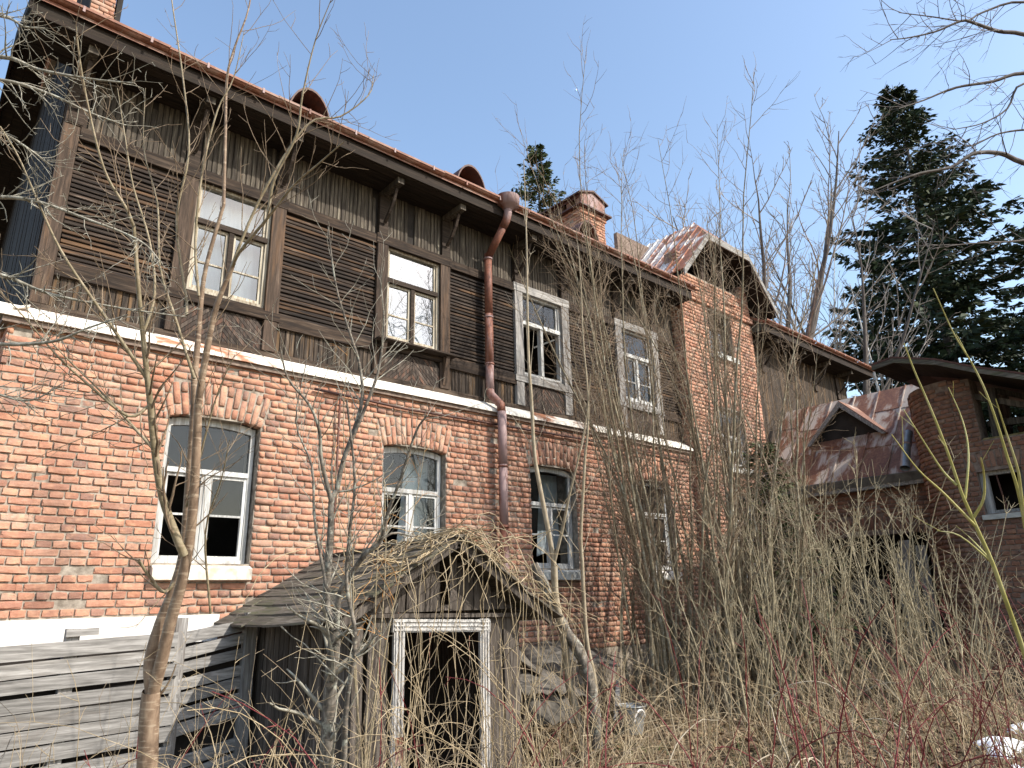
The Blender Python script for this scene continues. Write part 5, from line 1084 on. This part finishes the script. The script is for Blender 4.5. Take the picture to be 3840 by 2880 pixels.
# ------------------------------------------------------------------ conifers and far trees
def spruce(name, label, x, y, h, rad, seed, mat='needles', low=.06, dens=1.0, group=None, k=1.0):
    r = random.Random(seed); q = np.random.default_rng(seed); g = float(ground_z(x, y)); t = empty(name, (x, y, g), label, 'spruce tree', group)
    tp = np.array([(x+.02*h*math.sin(i*.7+seed)*.15, y+.02*h*math.cos(i*.9)*.15, g-.2+(h+.2)*i/12) for i in range(13)]); tubes('trunk', [tp], [np.linspace(.014*h, .008, 13)], 'far_bark', t, 8)
    P, R, Vq = [], [], []; z = low
    while z < .985:
        for j in range(r.choice((3, 4, 5))):
            a = r.uniform(0, 2*math.pi); ln = rad*((1-z)**.85)*r.uniform(.55, 1.12)+.12; n = 7
            rise = .35*z-.10-.25*(1-z); pts = []
            for i in range(n):
                s = i/(n-1); dz = ln*(rise*s-.32*(1-z)*s*s*(1.3-s)+.16*s**3); pts.append((x+math.cos(a)*ln*s+r.gauss(0, .02)*ln*s*.6, y+math.sin(a)*ln*s, g+h*z+dz))
            pts = np.array(pts); P.append(pts); R.append(np.linspace(.010+.006*ln, .004, n))
            m = int((16+34*ln/rad)*dens); s = q.random(m)**.75*(n-1); i0 = np.minimum(s.astype(int), n-2); f = (s-i0)[:, None]
            base = pts[i0]*(1-f)+pts[i0+1]*f; dr = np.array([math.cos(a), math.sin(a), 0]); sd = np.array([-math.sin(a), math.cos(a), 0])
            side = q.normal(0, .75, (m, 1)); d = dr*q.uniform(.25, 1.0, (m, 1))+sd*side+np.array([0, 0, 1])*q.uniform(-.85, .22, (m, 1))*(1.1-.6*z); d /= np.linalg.norm(d, axis=1, keepdims=True)
            sz = k*(.22+.30*(ln/rad))*h/20*q.uniform(.6, 1.35, (m, 1)); wv = np.cross(d, q.normal(0, 1, (m, 3))); wv /= np.linalg.norm(wv, axis=1, keepdims=True)+1e-9; wv *= sz*.20
            base = base+sd*side*sz*.4
            Vq.append(np.stack([base-wv*.6, base+d*sz*.5-wv, base+d*sz, base+d*sz*.45+wv], 1))
        z += r.uniform(.012, .022)/max(.5, dens**.5)
    tubes('branches', P, R, 'far_bark', t, 3); V = np.concatenate(Vq); m = len(V); mesh_np('needle_crown', V.reshape(-1, 3), np.arange(m*4).reshape(m, 4), mat, t, q.random(m)); return t
spruce('spruce_tree', 'large dark spruce with bright gaps standing behind the outbuilding', 31.3, 8.25, 22.6, 7.6, 81, dens=3.4, group='tall spruces behind the houses', k=.8)
spruce('spruce_tree', 'dark spruce cut by the right edge, behind the shed roof of the outbuilding', 30.5, 3.4, 16.5, 6.0, 82, dens=2.8, group='tall spruces behind the houses', k=.8)
spruce('spruce_tree', 'pointed green spruce rising above the roof beside the chimney', 18.3, 18.6, 19.9, 4.6, 83, 'needles2', dens=2.2, group='tall spruces behind the houses', k=.72)
spruce('spruce_tree', 'short spruce partly hidden behind the large spruce', 35, 11.6, 17.0, 5.6, 84, dens=2.4, group='tall spruces behind the houses', k=.85)
spruce('young_spruce', 'small young spruce hidden among the thicket stems', 10.6, 5.75, 3.6, 1.25, 85, 'needles2', .05, 1.0, k=1.5)
spruce('young_spruce', 'tiny green spruce seedling among brambles near the plank screen', 2.2, 5.6, .75, .35, 86, 'needles2', .05, .5, k=3.0)

FAR = [dict(per=1.3, t0=.12, ang=(20, 48), len=.46, fall=.5, seg=9, jit=.07, up=.05, rk=.7, rmin=.024), dict(per=2.2, t0=.15, ang=(22, 50), len=.42, fall=.45, seg=6, jit=.09, up=.05, rmin=.016), dict(per=3.4, t0=.15, ang=(25, 55), len=.40, fall=.4, seg=4, jit=.1, up=.05, rmin=.011), dict(per=4.5, t0=.2, ang=(25, 55), len=.4, seg=3, jit=.1, up=.04, rmin=.009)]
def far_tree(name, label, x, y, h, r0, seed, m1='far_bark', m2='far_bark', spec=FAR, group=None, fork=0, lean=(0, 0)):
    r = random.Random(seed); g = float(ground_z(x, y)); st = []
    tr_ = wander(r, (x, y, g-.2), (lean[0], lean[1], 1), h*(.35 if fork else .95), 12, .03, .02); rr = np.linspace(r0, r0*(.75 if fork else .12), 13); st.append(np.column_stack([tr_, rr]))
    for k in range(fork):
        a = 2*math.pi*(k+.3*r.random())/fork; s = wander(r, tr_[-1], (.42*math.cos(a), .42*math.sin(a), 1), h*r.uniform(.5, .68), 12, .045, .035); st.append(np.column_stack([s, np.linspace(r0*.6, r0*.06, 13)]))
    return plant(name, label, 'tree', (x, y, g), st, spec, m1, m2, seed, group, 7, 1, tw_sides=3, traced=False)
far_tree('bare_tree', 'broad bare tree with forking limbs behind the gabled bay', 20.8, 10.6, 15.6, .24, 93, 'far_bark', 'twig_far', fork=6)
far_tree('bare_tree', 'bare tree leaning beside the big spruce behind the house end', 24.0, 9.8, 13.8, .16, 92, 'far_bark', 'twig_far', fork=5, lean=(.05, -.12))
BIR = [dict(per=1.3, t0=.35, ang=(20, 45), len=.20, fall=.6, seg=7, jit=.08, up=.02, rk=.4, rmin=.012), dict(per=2.6, t0=.2, ang=(25, 55), len=.42, fall=.4, seg=4, jit=.1, up=0, rmin=.008), dict(per=4, t0=.2, ang=(25, 55), len=.4, seg=3, jit=.1, rmin=.006)]
for i, (x, y, h) in enumerate(((27.5, 11.6, 15), (30.8, 12.8, 16.5), (26.3, 9.0, 12.5), (34.0, 15.4, 17))):
    far_tree('birch_tree', ('white-barked birch standing in the gap between bare tree and spruce', 'second pale birch behind the gap, close to the spruce', 'thin pale birch in front of the big spruce', 'birch far behind the house end')[i], x, y, h, .11, 95+i, 'birch', 'far_bark', BIR, 'birches behind the house')
for i, (x, y, h) in enumerate(((40, 19, 14), (44, 22, 15), (38, 22.5, 14), (47, 18, 15), (52, 25, 16))):
    far_tree('bare_tree', ('bare grey tree at the near edge of the far wood', 'bare tree in the far wood behind the birches', 'slender bare tree in the far wood behind the house ridge', 'bare tree of the far wood behind the big spruce', 'farthest bare tree of the wood behind the house')[i], x, y, h, .12, 101+i, spec=BIR, group='bare trees of the far wood')

# ------------------------------------------------------------------ canes, brambles, dry growth
def canes(n, region, hrange, r0, seed, seg=9, jit=.07, lean=.35, grav=.012, side=0.0, side_len=.15):
    """region: function(r) -> (x, y); returns polys, rads"""
    r = random.Random(seed); P, R = [], []
    for k in range(n):
        x, y = region(r); h = r.uniform(*hrange); d = (r.gauss(0, lean), r.gauss(0, lean), 1)
        s = wander(r, (x, y, float(ground_z(x, y))-.03), d, h, seg, jit, 0, grav*r.uniform(.2, 2.2)); q = r0*r.uniform(.55, 1.35); ra = np.linspace(q, q*.35, seg+1); P.append(s); R.append(ra)
        m = int(side*h*r.uniform(.4, 1.6))
        out = []
        if m: sprout(r, out, s, ra, 0, [dict(n=m, t0=.3, ang=(30, 65), len=side_len, abs=True, seg=3, jit=.12, up=.03, rmin=q*.5)])
        for o in out: P.append(o[1]); R.append(o[2])
    return P, R
fw = np.array([math.cos(YAW), math.sin(YAW)]); rt = np.array([math.sin(YAW), -math.cos(YAW)])
def sector(d0, d1, s0, s1):
    """ground area ahead: distance d0..d1, sideways slope s0..s1"""
    def f(r):
        while True:
            d = math.sqrt(r.uniform(d0*d0, d1*d1)); s = r.uniform(s0, s1)*d; x, y = fw*d+rt*s
            if y < 7.0 and x < 12.2 and not (SX0-.1 < x < SX1+.1 and SY0-.02 < y < SY1): return float(x), float(y)
    return f
def stuff(name, label, cat, PR, mat, sides=4):
    P, R = PR; o = tubes(name, P, R, mat, None, sides); tag(o, label, cat, None, 'stuff'); return o
def cat2(*a): return (sum((q[0] for q in a), []), sum((q[1] for q in a), []))
stuff('dry_stems', 'tan dry stems tangled over the whole yard', 'dry stems', cat2(canes(620, sector(4.8, 9.5, .02, .80), (.5, 1.5), .0042, 201, side=2.2, lean=.5), canes(250, sector(3.3, 5.2, -.75, .12), (.9, 2.1), .0038, 202, side=2.0, lean=.30, seg=14), canes(70, sector(3.0, 4.6, .1, .85), (.35, .95), .0034, 203, side=1.6, lean=.5)), 'dry')
stuff('grey_dry_stems', 'grey-brown dead stems and brambles low in the yard', 'dry stems', cat2(canes(420, sector(4.4, 10, .0, .8), (.3, 1.1), .0040, 211, side=2.0, lean=.55, jit=.11), canes(200, sector(3.3, 5.4, -.75, .1), (.8, 1.8), .0036, 212, side=2.2, lean=.35, jit=.11, seg=13)), 'dry2')
for i, (d0, d1, s0, s1, n, h, lb_) in enumerate(((2.9, 4.2, -.72, -.42, 22, 1.5, 'red-stemmed bramble in front of the plank screen'), (3.3, 4.4, -.38, -.05, 16, 1.6, 'red-stemmed bramble before the shed doorway'), (3.3, 5.0, .02, .28, 20, 1.5, 'red-stemmed bramble between shed and bucket'), (3.3, 5.0, .28, .52, 34, 1.5, 'red canes standing before the elder shrubs'), (3.6, 6.4, .48, .78, 55, 1.5, 'red canes crowding in front of the outbuilding and snow'))):
    rr_ = random.Random(220+i); P, R = canes(n, sector(d0, d1, s0, s1), (.5*h, 1.1*h), .0052, 220+i, seg=11, jit=.06, lean=.30, grav=.014, side=3, side_len=.12); c0 = P[0][0]
    t = empty('red_bramble', (float(c0[0]), float(c0[1]), float(ground_z(c0[0], c0[1]))), lb_, 'bramble', 'red-stemmed brambles'); tubes('canes', P, R, 'red', t, 5)
# long arching pale canes
r_ = random.Random(240); t = empty('arching_bramble', (4.4, 4.3, float(ground_z(4.4, 4.3))), 'pale bramble with long looping canes in front of the shed', 'bramble'); P, R = [], []
for k in range(26):
    x, y = sector(3.8, 5.0, -.45, .1)(r_); s = wander(r_, (x, y, float(ground_z(x, y))-.03), (r_.gauss(0, .4), r_.gauss(0, .3), 1), r_.uniform(1.0, 2.0), 16, .10, 0, .022*r_.uniform(.4, 1.6)); P.append(s); R.append(np.linspace(.005, .0018, 17)*r_.uniform(.7, 1.3))
tubes('canes', P, R, 'dry', t, 5)
r_ = random.Random(241); t = empty('arching_bramble', (6.8, 3.9, float(ground_z(6.8, 3.9))), 'pale bramble with bent looping canes in the open yard', 'bramble'); P, R = [], []
for k in range(16):
    x, y = sector(4.2, 6.4, .1, .6)(r_); s = wander(r_, (x, y, float(ground_z(x, y))-.03), (r_.gauss(0, .4), r_.gauss(0, .3), 1), r_.uniform(.9, 1.6), 16, .13, 0, .03*r_.uniform(.4, 1.6)); P.append(s); R.append(np.linspace(.006, .0022, 17)*r_.uniform(.7, 1.4))
tubes('canes', P, R, 'twig_lt', t, 5)
# dead vine over the shed
r_ = random.Random(250); vine = empty('dead_vine', (3.9, 5.05, float(ground_z(3.9, 5.05))), 'dead tan vine draped over the shed gable and doorway', 'vine'); P, R = [], []
for k in range(74):
    s_ = r_.choice((-1, 1, 1)); d0 = abs(r_.gauss(.1, .5)); d0 = min(d0, 1.05); x = SC+s_*d0; z = .60-d0*.58; y = SY0-.30+abs(r_.gauss(0, .25))
    pts = [(x, y+.25, z+.05)]; hx = r_.gauss(.12*s_, .25)
    n = 18; ln = r_.uniform(.3, 1.9); px, py, pz = x, y, z+.05; vx, vy, vz = hx, -.9, .25
    for i in range(n):
        vx += r_.gauss(0, .27); vy += r_.gauss(0, .16)+(.09 if py < SY0-.36 else 0); vz += -.15+r_.gauss(0, .26); q = 1/math.sqrt(vx*vx+vy*vy+vz*vz); vx *= q; vy *= q; vz *= q
        px += vx*ln/n; py += vy*ln/n; pz += vz*ln/n
        if py > SY0-.29: pz = max(pz, .585-abs(px-SC)*.58)
        py = min(py, max(SY0-.10, y)) if pz < .56-abs(px-SC)*.58 else py
        pts.append((px, py, pz))
    P.append(np.array(pts)); R.append(np.linspace(.0048, .002, len(pts))*r_.uniform(.6, 1.4))
for k in range(70):      # strands lying on the roof
    s_ = r_.choice((-1, -1, 1)); d0 = r_.uniform(0, .5); x = SC+s_*d0; y = SY0-.25+r_.random()**1.5*1.0; pts = []; a = r_.uniform(0, 2*math.pi); ln = r_.uniform(.3, .9)
    for i in range(10):
        a += r_.gauss(0, .4); x += math.cos(a)*ln/10; y = min(max(y+math.sin(a)*ln/10, SY0-.3), SY1); pts.append((x, y, .605-abs(x-SC)*.58+abs(r_.gauss(0, .025))))
    P.append(np.array(pts)); R.append(np.full(10, .0036)*r_.uniform(.6, 1.5))
for k in range(34):      # stems climbing from the ground
    x = SX0-.1+r_.random()*2.0; s = wander(r_, (x, SY0-.12-r_.random()*.3, float(ground_z(x, 5.1))-.05), (r_.gauss(0, .14), -.02, 1), r_.uniform(1.0, 2.2), 14, .07, .05); P.append(s); R.append(np.linspace(.006, .0022, 15)*r_.uniform(.6, 1.3))
tubes('vine_stems', P, R, 'dry', vine, 5)

# ------------------------------------------------------------------ grass and fallen leaves
def blades(n, region, h, wd, seed):
    r = random.Random(seed); q = np.random.default_rng(seed); xy = np.array([region(r) for _ in range(n)]); z = ground_z(xy[:, 0], xy[:, 1]); b = np.column_stack([xy, z])
    a = q.uniform(0, 2*np.pi, n); hh = h*q.uniform(.4, 1.3, n); ln = q.uniform(.1, .9, n)*hh; w_ = np.stack([-np.sin(a), np.cos(a), 0*a], 1)*wd*q.uniform(.6, 1.4, (n, 1)); f = np.stack([np.cos(a), np.sin(a), 0*a], 1)
    m1 = b+f*(ln*.3)[:, None]+np.array([0, 0, 1])*(hh*.6)[:, None]; tp = b+f*ln[:, None]+np.array([0, 0, 1])*(hh*q.uniform(.5, 1, n))[:, None]
    V = np.stack([b-w_, b+w_, m1+w_*.7, m1-w_*.7, tp], 1).reshape(-1, 3); k = (np.arange(n)*5)[:, None]
    F = np.concatenate([k+np.array([0, 1, 2, 3]), k+np.array([3, 2, 4, 4])]); return V, F, np.tile(q.random(n), 2)
def quads_leaf(n, region, size, seed):
    r = random.Random(seed); q = np.random.default_rng(seed); xy = np.array([region(r) for _ in range(n)]); z = ground_z(xy[:, 0], xy[:, 1])+q.uniform(.003, .03, n); c = np.column_stack([xy, z])
    u = q.normal(0, 1, (n, 3)); u[:, 2] *= .35; u /= np.linalg.norm(u, axis=1, keepdims=True); nn = q.normal(0, .35, (n, 3)); nn[:, 2] += 1; v = np.cross(nn, u); v /= np.linalg.norm(v, axis=1, keepdims=True)
    s = size*q.uniform(.5, 1.4, (n, 1)); V = np.stack([c-u*s, c-v*s*.6, c+u*s, c+v*s*.6+np.array([0, 0, 1])*s*.25], 1).reshape(-1, 3); return V, np.arange(n*4).reshape(n, 4), q.random(n)
def tri_mesh(name, V, F, c, mat, label, cat):
    # second half of F are triangles written as degenerate quads
    n = len(F)//2; mb_v = V; me = bpy.data.meshes.new(name); faces = [tuple(f) for f in F[:n].tolist()]+[tuple(f[:3]) for f in F[n:].tolist()]
    me.from_pydata([tuple(v) for v in mb_v.tolist()], [], faces); me.update(); a = me.attributes.new('rnd', 'FLOAT', 'FACE'); a.data.foreach_set('value', np.asarray(c, np.float32)); o = link(name, me, mat, None); tag(o, label, cat, None, 'stuff')
V, F, c = blades(6500, sector(3.0, 9.5, -.8, .82), .14, .0026, 301); tri_mesh('dry_grass', V, F, c, 'grass', 'straw-coloured dead grass over the yard', 'grass')
V, F, c = blades(1500, sector(3.4, 8.0, -.75, .8), .10, .004, 302); tri_mesh('fresh_grass', V, F, c, 'grass_g', 'sparse fresh green grass in the yard', 'grass')
V, F, c = quads_leaf(26000, sector(3.0, 9.5, -.8, .82), .026, 303); o = mesh_np('leaf_litter', V, F, 'litter', None, c); tag(o, 'brown fallen leaves on the yard', 'leaves', None, 'stuff')
